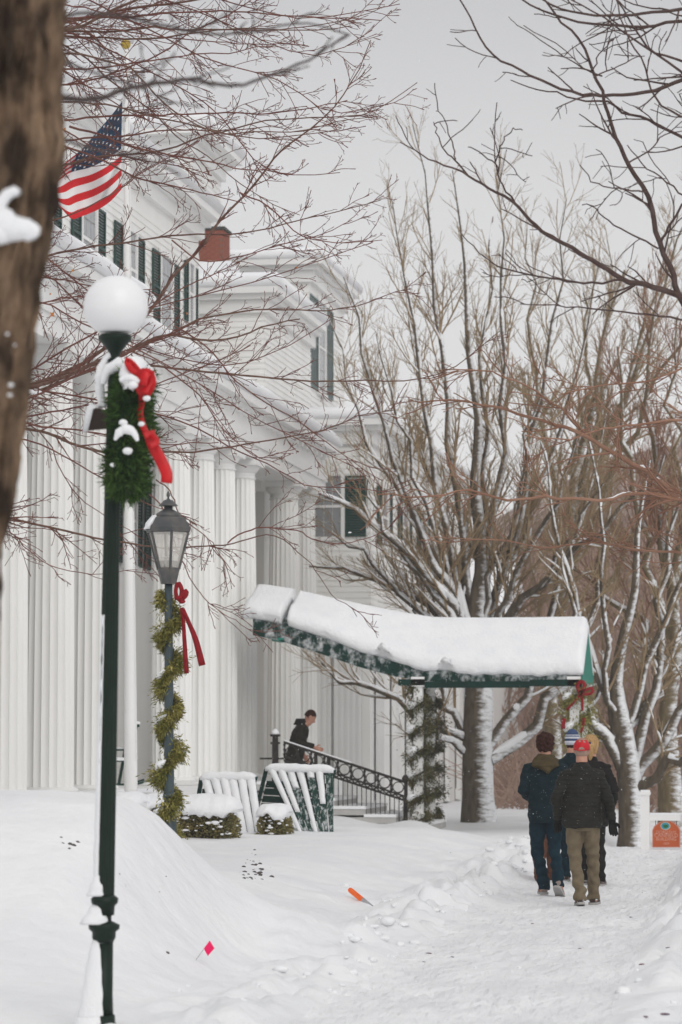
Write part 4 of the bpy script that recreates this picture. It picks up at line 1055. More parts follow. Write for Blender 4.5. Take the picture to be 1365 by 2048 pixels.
# ------------------------------------------------------------------ green slatted chairs
def aframe(label, Y, ridge, foot, backfoot, nsl, apex_snow, seed, gap=.06):
    """a slatted garden chair tipped forward; ridge/foot/backfoot: pixel end points"""
    C = thing('adirondack_chair', label, 'chair', group='green garden chairs before the porch'); rnd = random.Random(seed)
    (ra, rb), (fa, fb) = ridge, foot
    def P(a, b, t, dy): return at(a[0] + (b[0] - a[0]) * t, a[1] + (b[1] - a[1]) * t, Y + dy)
    for k in range(nsl):
        t0, t1 = (k + gap) / nsl, (k + 1 - gap) / nsl
        A0, A1, B0, B1 = P(ra, rb, t0, 0), P(ra, rb, t1, 0), P(fa, fb, t0, -.55), P(fa, fb, t1, -.55)
        hgt = rnd.uniform(-.02, .02); A0.z += hgt; A1.z += hgt
        d = Vector((0, .025, .008))
        m = MB(); m.loft([[A0, A1, A1 + d, A0 + d], [B0, B1, B1 + d, B0 + d]]); m.build('slat', frosted('chair_frosted', CHAIRG, .40, 9, (2, 2, .5), .2), C)
        # snow on the slat: a long tapering blanket
        f = apex_snow(k)
        if f > 0:
            rings = []
            for i in range(10):
                u = i / 9 * f; a = A0.lerp(B0, u); b = A1.lerp(B1, u); sh = .10 * mnoise.noise(Vector((k * 3.1, i * .9, seed)))
                w0 = a.lerp(b, max(0, .02 + sh)); w1 = a.lerp(b, min(1, 1.0 + sh)); th = .035 * (1 - .6 * i / 9)
                n_ = Vector((0, -1, .35)).normalized() * th
                rings.append([w0, w0 + n_ * .7, w0.lerp(w1, .5) + n_ * 1.25, w1 + n_ * .7, w1])
            s_ = MB(); s_.loft(rings); s_.build('slat_snow', SNOWF, C, True)
    # back legs and brace
    for (a, b) in ((ra, backfoot[0]), (rb, backfoot[1])):
        A, B = at(a[0], a[1], Y + .02), at(b[0], b[1], Y + .75); e = Vector((.03, 0, 0)); d = Vector((0, .06, .02))
        m = MB(); m.loft([[A - e, A + e, A + e + d, A - e + d], [B - e, B + e, B + e + d, B - e + d]]); m.build('leg', CHAIRG, C)
    A, B = at(fa[0] - 6, fa[1] - 50, Y - .2), at(ra[0] + 22, ra[1] + 45, Y + .3)
    m = MB(); m.tube([A, B], .02, 5); m.build('brace', CHAIRG, C)
    # seat boards hanging in the dark under the back
    A0, A1, B0, B1 = P(ra, rb, .05, .12), P(ra, rb, .95, .12), at(backfoot[0][0] + 8, backfoot[0][1] - 4, Y + .6), at(backfoot[1][0] - 4, backfoot[1][1] - 4, Y + .6)
    for k in range(5):
        u0, u1 = .25 + .15 * k, .25 + .15 * k + .12
        q = [A0.lerp(B0, u0), A1.lerp(B1, u0), A1.lerp(B1, u1), A0.lerp(B0, u1)]; d = Vector((0, .02, .01))
        m = MB(); m.loft([q, [x + d for x in q]]); m.build('seat_slat', CHAIRG, C)
    # snow ridge on top
    rings = []
    for i in range(15):
        t = i / 14; c = P(ra, rb, t, .05); e = min(1, (min(i, 14 - i) + .2) / 1.6) ** .5; h = (.085 + .03 * mnoise.noise(Vector((i * .6, seed, 1)))) * e + .005
        rings.append([c + Vector((0, -.10, -.03)), c + Vector((0, -.11, h * .4)), c + Vector((0, -.03, h)), c + Vector((0, .07, h)), c + Vector((0, .13, h * .4)), c + Vector((0, .11, -.03))])
    m = MB(); m.loft(rings); m.build('snow_cover', SNOWF, C, True)
    f0 = P(fa, fb, .5, -.55); rebase(C, (f0.x, f0.y, gz(f0.x, f0.y)))
aframe('green slatted chair almost buried in snow, beside the clipped bushes', 40.6, ((403, 1556), (511, 1556)), ((438, 1676), (527, 1676)), ((388, 1650), (480, 1660)), 6, lambda k: 1.0, 1, .02)
aframe('tall green slatted chair tipped forward with snow-streaked fanned slats', 41.6, ((533, 1538), (668, 1542)), ((604, 1680), (668, 1676)), ((508, 1640), (640, 1650)), 7, lambda k: [1, .62, .25, .97, .12, .5, 0][k], 2, .11)
def porch_chair(px, Y, label, X):
    p = at(px, 1540, Y); p.x = X; Y = Y; C = thing('porch_chair', label, 'chair'); z0 = .935 if p.x < -10.5 else gz(p.x, Y)
    x = p.x
    for dx in (-.25, .25):
        m = MB(); m.loft([[(x + dx - .025, Y, z0), (x + dx + .025, Y, z0), (x + dx + .025, Y + .05, z0), (x + dx - .025, Y + .05, z0)], [(x + dx - .055, Y + .2, z0 + 1.05), (x + dx - .005, Y + .2, z0 + 1.05), (x + dx - .005, Y + .25, z0 + 1.05), (x + dx - .055, Y + .25, z0 + 1.05)]]); m.build('leg', CHAIRG, C)
        m = MB(); m.box(x + dx - .025, x + dx + .025, Y - .45, Y - .4, z0, z0 + .62); m.build('leg', CHAIRG, C)
        m = MB(); m.box(x + dx - .045, x + dx + .045, Y - .5, Y + .12, z0 + .62, z0 + .65); m.build('arm', CHAIRG, C)
        m = MB(); m.tube([(x + dx, Y - .55, z0 + .06), (x + dx, Y - .2, z0 + .0), (x + dx, Y + .2, z0 + .01), (x + dx, Y + .5, z0 + .09)], .02, 6); m.build('rocker', CHAIRG, C)
    for k in range(5):
        m = MB(); xx = x - .2 + .09 * k; m.box(xx, xx + .06, Y + .2, Y + .22, z0 + .5, z0 + 1.02); m.build('slat', CHAIRG, C)
        m = MB(); m.box(x - .25, x + .25, Y - .42 + .1 * k, Y - .34 + .1 * k, z0 + .42, z0 + .44); m.build('seat_slat', CHAIRG, C)
    m = MB(); m.box(x - .3, x + .26, Y + .17, Y + .28, z0 + 1.05, z0 + 1.10); m.build('top_rail', CHAIRG, C)
    m = MB(); m.box(x - .31, x + .27, Y + .16, Y + .29, z0 + 1.102, z0 + 1.15); m.box(x - .24, x + .24, Y - .4, Y + .08, z0 + .442, z0 + .5); m.box(x - .3, x - .2, Y - .5, Y + .1, z0 + .652, z0 + .69); m.build('snow_cover', SNOWF, C)
    rebase(C, (x, Y, z0)); C.rotation_euler = (0, 0, R(-62))
porch_chair(33, 41.3, 'green rocking chair with a snowy top rail between the leftmost columns', -12.05)
porch_chair(272, 50.5, 'green rocking chair on the porch behind the flagpole', -12.6)

# ------------------------------------------------------------------ clipped bushes under snow
def bush(label, px0, px1, ptop, pbot, Y, seed, cap=.14, m=BOX):
    a, b = at(px0, pbot, Y), at(px1, pbot, Y); t = at((px0 + px1) / 2, ptop, Y)
    cx, rx, ry = (a.x + b.x) / 2, abs(b.x - a.x) / 2, .42; z0 = a.z - .15; zt = t.z - cap
    Bh = thing('boxwood_bush', label, 'bush', group='boxwood bushes before the porch'); rs = np.random.RandomState(seed); n = int(6500 * rx / .3)
    u = rs.uniform(0, 2 * np.pi, n); ph = np.arccos(rs.uniform(-.2, 1, n)); k = rs.uniform(.7, 1.03, n)
    d = np.stack([np.cos(u) * np.sin(ph), np.sin(u) * np.sin(ph), np.cos(ph)], 1)
    d = np.sign(d) * np.abs(d) ** .7
    P = np.stack([cx + d[:, 0] * rx * k, Y + d[:, 1] * ry * k, z0 + .1 + np.clip(d[:, 2], -.1, 1) * (zt - z0 - .1) * k], 1)
    P += .03 * np.array([[mnoise.noise(Vector(q * 6)) for _ in range(1)] for q in P])
    blades('foliage', P, d, m, (.02, .05), .012, .0, Bh, seed, kind='stuff')
    co = MB(); blob(co, (cx, Y, z0 + (zt - z0) * .35), 1, 14, seed, (rx * .8, ry * .8, (zt - z0) * .55)); co.build('bush_core', mat('bush_core', (.035, .03, .015), .9), Bh, True)
    # snow: one domed cap with hanging lobes plus small lumps caught on the sides
    nx, na = 22, 9; rings = []
    for i in range(nx + 1):
        f = i / nx; e = math.sqrt(max(0, 1 - (2 * f - 1) ** 4)) + .02; x = cx - rx * 1.06 + 2.12 * rx * f
        hang = .05 + .13 * mnoise.noise(Vector((x * 5, seed, 0))) + .07 * mnoise.noise(Vector((x * 13, seed, 5)))
        ring = []
        for j in range(na + 1):
            q = math.pi * j / na; lob = .02 * mnoise.noise(Vector((x * 8, q * 2, seed)))
            ring.append((x, Y - math.cos(q) * (ry * 1.1 + lob) * (.4 + .6 * e), zt - hang * (1 - math.sin(q)) * e * 1.3 - .02 + (cap * e + lob) * math.sin(q) ** .6))
        rings.append(ring)
    s_ = MB(); s_.loft(rings); s_.build('snow_cover', SNOW, Bh, True)
    lm = MB()
    for i in range(int(34 * rx / .3)):
        x = cx + rs.uniform(-1, 1) * rx; z = z0 + .15 + (zt - z0 - .15) * rs.uniform(.1, 1); e = math.sqrt(max(0, 1 - ((x - cx) / rx) ** 4))
        blob(lm, (x, Y - ry * e * .98, z), rs.uniform(.006, .03) * rs.uniform(.5, 1.2), 7, i, (rs.uniform(1, 2.4), .6, rs.uniform(.5, .9)))
    lm.build('snow_lumps', SNOWF, Bh, True, kind='stuff')
    rebase(Bh, (cx, Y, gz(cx, Y)))
bush('low boxwood half buried in snow beside the globe lamp post', 222, 292, 1580, 1640, 33.5, 1, .12)
bush('round boxwood with snow cap directly behind the lantern post', 284, 346, 1584, 1668, 34, 2, .10)
bush('wide boxwood under a thick snow dome left of the buried chair', 350, 478, 1585, 1672, 37.5, 3, .2)
bush('small square boxwood between the two green chairs', 520, 580, 1604, 1672, 39.6, 4, .12)

# ------------------------------------------------------------------ trees
BARKO = barkmat('bark_olive', (0.13, 0.098, 0.055), (0.21, 0.165, 0.10), snow=1, sdir=(.9, -.55, .45), sc=12, thr=.62)
BARKT = barkmat('bark_trunk', (0.075, 0.058, 0.042), (0.13, 0.105, 0.075), snow=1, sdir=(1, -.35, .15), sc=12, thr=.42)
TWIGO = mat('twig_olive', (0.24, 0.165, 0.09), .85, (0.36, 0.265, 0.16), 2)
TWIGB = mat('twig_brown', (0.23, 0.115, 0.072), .85, (0.32, 0.18, 0.12), 2)
MAPLE = mat('maple_bark', (0.11, 0.055, 0.038), .75, (0.19, 0.115, 0.085), 22, .003, 60)
MAPLT = mat('maple_twig', (0.125, 0.040, 0.032), .7, (0.20, 0.085, 0.062), 5)
RIGHTB = mat('right_bark', (0.06, 0.035, 0.030), .75, (0.10, 0.065, 0.055), 14)
PT = [dict(n=2.9, len=1.9, ang=30, wan=.09, up=.10, rr=.45, rmin=.007, npts=6, t0=.12, flat=.8, rmax=.03), dict(n=4.2, len=.95, ang=32, wan=.12, up=.08, rr=.6, rmin=.0042, rmax=.011, npts=5, t0=.1), dict(n=5.5, len=.45, ang=34, wan=.12, up=.05, rr=.7, rmin=.0032, npts=4, t0=.1)]
grow_tree('maple_tree', 'broad bare tree with snow-lined limbs fanning up behind the canopy', 'tree', 60.0,
  [(958, 1660, 33), (956, 1560, 31), (956, 1460, 29), (960, 1340, 23), (955, 1230, 16), (968, 1110, 11), (950, 980, 9), (958, 850, 7), (938, 700, 5), (930, 520, 3), (906, 340, 1.5)],
  [[(950, 1350, 12), (915, 1240, 10), (850, 1150, 9), (770, 1070, 7), (700, 1010, 5), (630, 985, 3)],
   [(952, 1330, 12), (900, 1200, 9), (845, 1090, 8), (800, 960, 6), (770, 850, 5), (720, 700, 4), (690, 560, 2)],
   [(955, 1300, 12), (915, 1160, 9), (880, 1010, 8), (855, 850, 6), (835, 700, 5), (800, 520, 3), (790, 400, 1.5)],
   [(957, 1260, 12), (925, 1090, 9), (905, 950, 8), (885, 760, 6), (872, 560, 5), (850, 380, 3), (838, 250, 1.5)],
   [(959, 1250, 12), (985, 1090, 9), (998, 950, 8), (1005, 800, 6), (1000, 640, 5), (1005, 470, 3), (1010, 300, 1.5)],
   [(960, 1280, 12), (1010, 1150, 9), (1048, 1000, 8), (1070, 850, 6), (1095, 700, 5), (1120, 520, 3), (1130, 400, 1.5)],
   [(960, 1330, 12), (1040, 1200, 9), (1120, 1120, 8), (1200, 1060, 6), (1280, 980, 4), (1340, 900, 2)],
   [(980, 1520, 15), (1030, 1500, 14), (1072, 1452, 12), (1096, 1400, 10), (1130, 1350, 8), (1180, 1250, 6), (1210, 1100, 4), (1230, 960, 2)],
   [(978, 1490, 13), (1012, 1448, 11), (1050, 1380, 9), (1075, 1290, 8), (1120, 1150, 6), (1170, 1000, 4), (1220, 850, 2)],
   [(935, 1500, 8), (880, 1478, 6), (872, 1450, 5), (850, 1440, 3)],
   [(945, 1480, 10), (905, 1430, 8), (890, 1385, 7), (860, 1290, 5), (830, 1230, 3)],
   [(935, 1480, 9), (860, 1450, 8), (790, 1402, 7), (700, 1362, 5), (635, 1335, 3)],
   [(950, 1350, 12), (900, 1260, 10), (830, 1210, 8), (760, 1170, 6), (690, 1140, 4), (630, 1125, 2)],
   [(955, 1240, 10), (965, 1100, 8), (972, 950, 7), (965, 780, 5), (970, 600, 4), (985, 430, 2)],
   [(953, 1310, 10), (890, 1150, 8), (820, 1010, 6), (745, 890, 5), (700, 760, 3), (660, 640, 1.5)],
   [(950, 1330, 9), (885, 1225, 8), (815, 1130, 6), (760, 1040, 4), (725, 950, 2)],
   [(948, 1350, 9), (890, 1270, 8), (800, 1190, 6), (735, 1120, 5), (670, 1060, 2)],
   [(952, 1290, 9), (900, 1150, 7), (862, 1050, 6), (820, 930, 5), (790, 800, 3), (750, 660, 1.5)],
   [(954, 1270, 9), (925, 1150, 7), (895, 1050, 6), (860, 930, 5), (845, 800, 3), (815, 640, 1.5)],
   [(962, 1330, 9), (1020, 1230, 8), (1085, 1150, 6), (1150, 1050, 5), (1210, 960, 2)],
   [(962, 1310, 9), (1010, 1190, 8), (1070, 1080, 6), (1120, 980, 5), (1160, 880, 2)],
   [(960, 1300, 9), (990, 1170, 7), (1030, 1050, 6), (1055, 920, 5), (1075, 780, 2)],
   [(962, 1290, 10), (1030, 1100, 8), (1090, 940, 6), (1140, 800, 5), (1180, 660, 3), (1200, 520, 1.5)]],
  PT, BARKT, TWIGO, SNOW, 95.0, .013, yspread=2.2, seed=4, thick=1.3, jit=.07, thr=.22)
PT2 = [dict(n=2.8, len=1.6, ang=36, wan=.12, up=.07, rr=.42, rmax=.03, rmin=.0075, npts=6, t0=.1), dict(n=3.8, len=.75, ang=38, wan=.14, up=.05, rr=.6, rmax=.014, rmin=.006, npts=5, t0=.1), dict(n=4.5, len=.35, ang=38, wan=.14, up=.03, rr=.7, rmin=.0045, npts=4, t0=.1)]
grow_tree('maple_tree', 'low-forking bare tree heavy with snow beside the orange sign', 'tree', 58.5,
  [(1262, 1700, 27), (1262, 1640, 24), (1260, 1580, 24), (1256, 1530, 21), (1243, 1450, 13), (1232, 1370, 10), (1246, 1280, 8), (1270, 1180, 6), (1276, 1060, 4), (1300, 920, 2)],
  [[(1252, 1560, 14), (1225, 1500, 13), (1190, 1440, 12), (1168, 1380, 9), (1150, 1290, 7), (1140, 1200, 4), (1120, 1100, 2)],
   [(1255, 1530, 14), (1225, 1440, 10), (1195, 1350, 8), (1160, 1250, 7), (1125, 1130, 5), (1100, 990, 3), (1085, 880, 2)],
   [(1262, 1550, 16), (1288, 1480, 12), (1298, 1400, 10), (1325, 1300, 8), (1318, 1180, 6), (1350, 1050, 4), (1380, 900, 2)],
   [(1265, 1565, 15), (1310, 1510, 13), (1345, 1440, 10), (1385, 1370, 8), (1430, 1270, 6), (1460, 1150, 3)],
   [(1265, 1580, 13), (1320, 1548, 11), (1380, 1515, 9), (1450, 1470, 6), (1520, 1400, 3)],
   [(1250, 1470, 10), (1290, 1340, 8), (1335, 1230, 7), (1385, 1100, 5), (1430, 960, 3)],
   [(1245, 1440, 9), (1215, 1360, 7), (1222, 1260, 6), (1195, 1150, 5), (1205, 1020, 3), (1180, 880, 2)],
   [(1252, 1460, 9), (1300, 1400, 8), (1340, 1330, 6), (1370, 1250, 4), (1400, 1150, 2)],
   [(1250, 1500, 9), (1205, 1470, 8), (1180, 1420, 6), (1200, 1395, 5), (1210, 1340, 3)]],
  PT2, BARKT, TWIGO, SNOW, 97.0, .012, yspread=1.8, seed=8, thick=1.1, jit=.06, thr=.24)
PT3 = [dict(n=2.6, len=2.0, ang=26, wan=.08, up=.10, rr=.42, rmax=.03, rmin=.008, npts=6, t0=.1), dict(n=4.6, len=1.0, ang=28, wan=.11, up=.07, rr=.6, rmax=.014, rmin=.006, npts=5, t0=.05), dict(n=5.0, len=.5, ang=30, wan=.12, up=.05, rr=.7, rmin=.0045, npts=3, t0=.1)]
grow_tree('bare_tree', 'tall brown tree behind the walkers with limbs leaning up to the right', 'tree', 68.0,
  [(1110, 1660, 20), (1108, 1500, 17), (1100, 1350, 14), (1112, 1230, 12), (1140, 1080, 10), (1150, 950, 8), (1185, 820, 6), (1205, 680, 4), (1250, 540, 2)],
  [[(1112, 1250, 11), (1150, 1080, 9), (1200, 930, 8), (1245, 790, 6), (1290, 650, 5), (1345, 520, 3), (1390, 420, 1.5)],
   [(1112, 1220, 11), (1180, 1060, 8), (1250, 900, 7), (1310, 770, 5), (1370, 660, 4), (1420, 560, 2)],
   [(1118, 1150, 10), (1160, 980, 8), (1190, 840, 7), (1205, 720, 5), (1220, 600, 3), (1225, 480, 1.5)],
   [(1120, 1130, 10), (1110, 980, 8), (1085, 850, 6), (1065, 720, 5), (1055, 580, 3), (1050, 450, 1.5)],
   [(1112, 1300, 11), (1190, 1180, 9), (1270, 1080, 7), (1350, 990, 5), (1430, 900, 3)],
   [(1130, 1040, 9), (1190, 900, 7), (1250, 760, 6), (1300, 620, 4), (1340, 480, 2)],
   [(1140, 950, 8), (1170, 820, 6), (1175, 700, 4), (1170, 580, 2)]],
  PT3, BARKO, TWIGO, SNOW, 83.0, .018, yspread=2.5, seed=15, jit=.09)
grow_tree('bare_tree', 'brown tree at the right edge rising behind the orange sign', 'tree', 62.0,
  [(1345, 1680, 30), (1340, 1560, 24), (1335, 1430, 18), (1352, 1300, 14), (1345, 1180, 11), (1370, 1050, 8), (1385, 900, 5), (1420, 760, 3)],
  [[(1348, 1300, 12), (1300, 1150, 9), (1270, 1010, 7), (1250, 860, 5), (1240, 700, 3)],
   [(1350, 1200, 12), (1320, 1030, 9), (1300, 880, 7), (1300, 730, 5), (1310, 600, 2)],
   [(1348, 1380, 12), (1300, 1280, 9), (1240, 1210, 7), (1180, 1160, 5), (1130, 1100, 2)],
   [(1355, 1150, 11), (1390, 1000, 8), (1420, 850, 5), (1430, 700, 2)],
   [(1352, 1220, 10), (1330, 1090, 8), (1350, 940, 6), (1340, 800, 4), (1345, 640, 2)]],
  PT3, BARKO, TWIGB, SNOW, 92.0, .020, yspread=2.5, seed=16, jit=.09)

# the far wood: one mass of trunks and fine twigs on the rising ground
def far_wood():
    random.seed(33); B = Branches(); BT = Branches()
    PW = [dict(n=1.9, len=2.3, ang=32, wan=.10, up=.10, rr=.5, rmin=.020, npts=5, t0=.05), dict(n=2.6, len=1.1, ang=34, wan=.13, up=.06, rr=.6, rmin=.014, npts=4, t0=.0)]
    for k in range(170):
        Y = random.uniform(76, 150); lat = random.random()
        px = 880 + 620 * lat ** .8 + random.gauss(0, 25); p = at(px, 1500, Y)
        if p.x < -9 and Y < 96: continue
        z0 = (gz(p.x, Y) if Y < 108 else float(hillz(p.x, Y))) - .2; hgt = random.uniform(4.5, 8.5) + 2.2 * lat
        n = 8; d = np.array([random.gauss(0, .12), random.gauss(0, .08), 1.]); q = [np.array([p.x, Y, z0])]
        for i in range(n - 1):
            d = d + np.array([random.gauss(0, .06), random.gauss(0, .04), 0]); q.append(q[-1] + d / np.linalg.norm(d) * hgt / (n - 1))
        q = np.array(q); rr = np.linspace(random.uniform(.07, .16), .02, n); BT.add(q, rr); sprout(B, q, rr, 0, PW)
    for k in range(2600):   # undergrowth
        Y = random.uniform(72, 104); px = random.uniform(985, 1500); p = at(px, 1600, Y); z0 = gz(p.x, Y); n = 5
        d = np.array([random.gauss(0, .5), random.gauss(0, .3), random.uniform(.5, 1)]); q = [np.array([p.x, Y, z0])]
        L = random.uniform(.8, 2.6)
        for i in range(n - 1):
            d = d + np.array([random.gauss(0, .22), random.gauss(0, .1), random.gauss(-.05, .2)]); q.append(q[-1] + d / np.linalg.norm(d) * L / (n - 1))
        B.add(np.array(q), np.linspace(.022, .012, n))
    o = ob('far_wood', B.mesh('far_wood', lambda r: 3), mat('far_twigs', (.29, .18, .13), .9, (.44, .31, .25), .8), kind='stuff'); o['label'] = 'mass of bare reddish-brown wood beyond the walk'; o['category'] = 'wood'
    S = Branches(); snowtop(BT, S, .05, (.5, -.3, 1), thr=.5); snowtop(B, S, .028, (.3, -.3, 1), thr=.6)
    o2 = ob('far_trunks', BT.mesh('far_trunks', lambda r: 5), mat('far_bark', (.18, .13, .10), .9, (.27, .20, .16), 2), kind='stuff'); o2['label'] = 'crowd of thin trunks in the far brown wood'; o2['category'] = 'wood'
    ob('wood_snow', S.mesh('wood_snow', lambda r: 4), SNOW, o2)
far_wood()

# ------------------------------------------------------------------ near maple at the left: sharp reddish branches
def traced(root_off, B, line, Y0, Y1, r0, r1, jit=.004, n=None):
    q = [np.array(at(a, b, Y0 + (Y1 - Y0) * i / (len(line) - 1))) for i, (a, b) in enumerate(line)]
    n = n or max(8, len(line) * 3); q = catmull(q, n) - root_off; q[1:-1] += RS.randn(n - 2, 3) * jit
    rr = np.linspace(r0, r1, n) ; B.add(q, rr); return q, rr
def near_maple():
    random.seed(77)
    Yt = 27.5; p = at(-330, 1500, Yt); g = gz(p.x, Yt) - .1
    RS_ = .84
    T = thing('maple_tree', 'red-twigged maple whose bare branches sweep in from the left across the hotel', 'tree', (p.x, Yt, g)); off = np.array([p.x, Yt, g])
    B = Branches(); top = at(-280, -500, Yt)
    q = catmull([np.array([p.x, Yt, g]), np.array([p.x + .05, Yt, g + 2]), np.array([p.x, Yt, g + 4.5]), np.array(top)], 14) - off; B.add(q, np.linspace(.20, .08, 14))
    ob('trunk', B.mesh('trunk', lambda r: 14), MAPLE, T)
    PM = [dict(n=5.2, len=.62, ang=33, wan=.10, up=.012, rr=.62, rmin=.0035, npts=7, t0=.12, flat=.5, rmax=.008), dict(n=8.5, len=.24, ang=38, wan=.15, up=.03, rr=.7, rmin=.0026, npts=5, t0=.1, rmax=.005), dict(n=13, len=.085, ang=42, wan=.2, up=.03, rr=.8, rmin=.0022, npts=3, t0=.15, rmax=.004)]
    lines = [
     ([(-300, 130), (-100, 90), (128, 44), (183, 35), (220, 24), (290, 12), (370, 4), (480, -20)], .028, .012),
     ([(-300, 150), (-60, 105), (130, 60), (165, 52), (230, 18), (285, -5)], .03, .015),
     ([(-300, 80), (-60, 70), (132, 62), (198, 64), (250, 62), (311, 53), (348, 60), (500, 57), (640, 60), (700, 52)], .022, .005),
     ([(-290, 40), (0, 60), (155, 74), (200, 76), (300, 78), (385, 66), (460, 60), (560, 60), (700, 38), (770, 12)], .020, .004),
     ([(-300, -150), (-80, -20), (124, 88), (168, 113), (205, 146), (234, 172), (271, 198), (311, 227), (344, 264), (381, 293), (414, 311), (476, 363), (540, 405), (600, 430)], .018, .004),
     ([(-300, 90), (0, 95), (122, 108), (165, 108), (210, 122), (262, 135), (295, 172), (340, 215), (390, 248), (450, 268), (520, 264), (600, 262), (690, 240), (762, 232)], .018, .004),
     ([(-300, 250), (-50, 215), (125, 203), (200, 208), (260, 220), (310, 234), (370, 246), (450, 266), (520, 277), (600, 270), (680, 258)], .017, .0045),
     ([(-300, 420), (-50, 370), (110, 335), (150, 325), (200, 312), (260, 308), (330, 300), (400, 276), (450, 262), (520, 244), (620, 235), (740, 225), (835, 165)], .019, .0045),
     ([(-300, 620), (-60, 550), (95, 512), (170, 495), (230, 488), (300, 477), (350, 471), (398, 468), (471, 467), (548, 455), (599, 440), (680, 422), (762, 400)], .019, .005),
     ([(-300, 900), (-100, 830), (60, 772), (130, 745), (190, 712), (240, 672), (300, 622), (344, 556), (402, 495), (440, 440), (500, 381), (560, 305), (650, 235), (705, 165), (742, 80)], .034, .005),
     ([(-300, 880), (-80, 800), (51, 776), (99, 764), (146, 747), (190, 725), (256, 700), (304, 678), (341, 670), (403, 680), (470, 676), (540, 650), (600, 638)], .030, .007),
     ([(-300, 860), (-50, 800), (120, 750), (240, 712), (350, 664), (387, 642), (431, 631), (486, 622), (555, 618), (636, 622), (691, 617), (735, 605), (782, 587), (822, 578)], .024, .0045),
     ([(-290, 830), (0, 800), (120, 765), (220, 730), (300, 731), (366, 740), (423, 744), (515, 753), (606, 761), (716, 761), (826, 760), (905, 735), (1000, 662)], .022, .0045),
     ([(-290, 810), (-100, 835), (55, 857), (92, 866), (146, 888), (198, 903), (265, 905), (333, 903), (403, 903), (496, 887), (570, 876), (636, 863), (680, 849), (716, 832), (790, 820)], .024, .0045),
     ([(-290, 850), (-60, 865), (55, 881), (110, 901), (176, 941), (240, 975), (300, 1010), (380, 1030)], .016, .004),
     ([(-290, 700), (-80, 770), (84, 868), (121, 941), (165, 1000), (215, 1035), (260, 1060)], .012, .004),
     ([(-290, 800), (0, 900), (180, 850), (313, 960), (334, 976), (348, 999), (358, 1024), (377, 1048), (416, 1075), (440, 1110), (470, 1150)][3:], .008, .004),
     ([(-290, 1010), (-100, 1020), (22, 1037), (66, 1048), (103, 1055), (146, 1066), (205, 1079), (238, 1084), (293, 1092), (337, 1095), (403, 1092), (458, 1088), (494, 1079), (538, 1070), (571, 1083), (597, 1105), (622, 1127), (640, 1156), (670, 1197), (699, 1211), (714, 1233)], .019, .0035),
     ([(456, 1086), (470, 1074), (509, 1057), (542, 1057), (597, 1061), (618, 1076), (670, 1087), (725, 1079), (769, 1061), (805, 1026)], .009, .0035),
     ([(-290, 720), (0, 770), (200, 800), (380, 850), (472, 900), (523, 922), (571, 948), (611, 971), (655, 975), (706, 975), (780, 984), (822, 967)], .015, .004),
     ([(-200, 1030), (-80, 1040), (22, 1066), (48, 1092), (92, 1126), (128, 1139), (201, 1148), (275, 1139)], .010, .0035),
     ([(299, 989), (320, 1010), (338, 1040), (352, 1090), (377, 1149), (397, 1181), (425, 1212), (458, 1234), (500, 1260), (520, 1285)], .008, .0035),
     ([(350, 652), (420, 700), (470, 760), (540, 810), (610, 850), (680, 905), (740, 935)], .010, .004),
     ([(330, 735), (400, 790), (440, 850), (500, 905), (560, 930)], .009, .004),
     ([(-290, -60), (0, 20), (200, 90), (330, 160), (430, 220), (520, 330), (590, 350), (680, 345)], .014, .0045),
     ([(-290, -200), (50, -60), (300, 60), (420, 120), (560, 160), (640, 215), (690, 225), (790, 205)], .014, .0045),
     ([(-200, -150), (150, -60), (400, 25), (560, 95), (650, 110), (745, 60)], .013, .0045),
     ([(-100, -150), (250, -60), (480, 10), (620, 35), (800, 8)], .012, .0045),
     ([(-290, 350), (0, 450), (150, 560), (250, 620), (400, 590), (520, 560), (640, 520), (745, 485)], .013, .0045),
     ([(-290, 560), (60, 600), (150, 640), (260, 690), (420, 780), (500, 830), (600, 880), (700, 930)], .012, .0045),
     ([(-290, 450), (60, 540), (140, 590), (200, 650), (300, 700), (450, 730), (560, 700), (660, 640)], .013, .0045),
     ([(344, 480), (400, 520), (470, 515), (560, 490), (640, 470), (705, 440)], .009, .004),
     ([(480, 385), (540, 415), (600, 470), (680, 485), (765, 480)], .009, .004),
    ]
    tw = Branches()
    for li, (ln, r0, r1) in enumerate(lines):
        ys = 27.3 if ln[0][0] < 0 else 26.3; Y0 = ys; Y1 = 26.3 + random.uniform(-1.2, 1.6)
        b = Branches(); q, rr = traced(off, b, ln, Y0, Y1, r0 * RS_, r1 * RS_, .004)
        ob('branch', b.mesh('branch', lambda r: 7), MAPLE if r0 > .016 else MAPLT, T); sprout(tw, q, rr, 0, PM)
    # fresh shoots filling the fan between the traced branches
    for k in range(22):
        y0 = random.uniform(-100, 900); a = random.uniform(-.12, .5) if y0 < 500 else random.uniform(-.35, .2); n = random.randint(6, 9); x = random.uniform(-250, 150); L = [(x, y0)]
        for i in range(n):
            x += random.uniform(50, 85); a += random.gauss(-.02, .10); y0 += a * 68; L.append((x, y0))
        b = Branches(); q, rr = traced(off, b, L, 27.0, 26.4 + random.uniform(-1.4, 1.8), random.uniform(.009, .014), .0045, .004); tw.add(q, rr); sprout(tw, q, rr, 0, PM)
    for r in tw.Rr:
        if r[0] < .0045: r[-1] *= 1.5
    ob('crown', tw.mesh('crown', lambda r: 5 if r > .007 else 3), MAPLT, T)
    sn = Branches(); random.seed(3)
    sb = MB()
    for (a, b, r) in ((325, 687, 5), (303, 690, 4), (60, 784, 7), (75, 785, 6), (430, 636, 3), (700, 1065, 2)):
        c = at(a, b, 26.6) - Vector(off); blob(sb, c, r * 26.6 / F, 8, a, (1.8, .6, .8))
    sb.build('snow_lumps', SNOWF, T, True, kind='stuff')
    lf = MB()
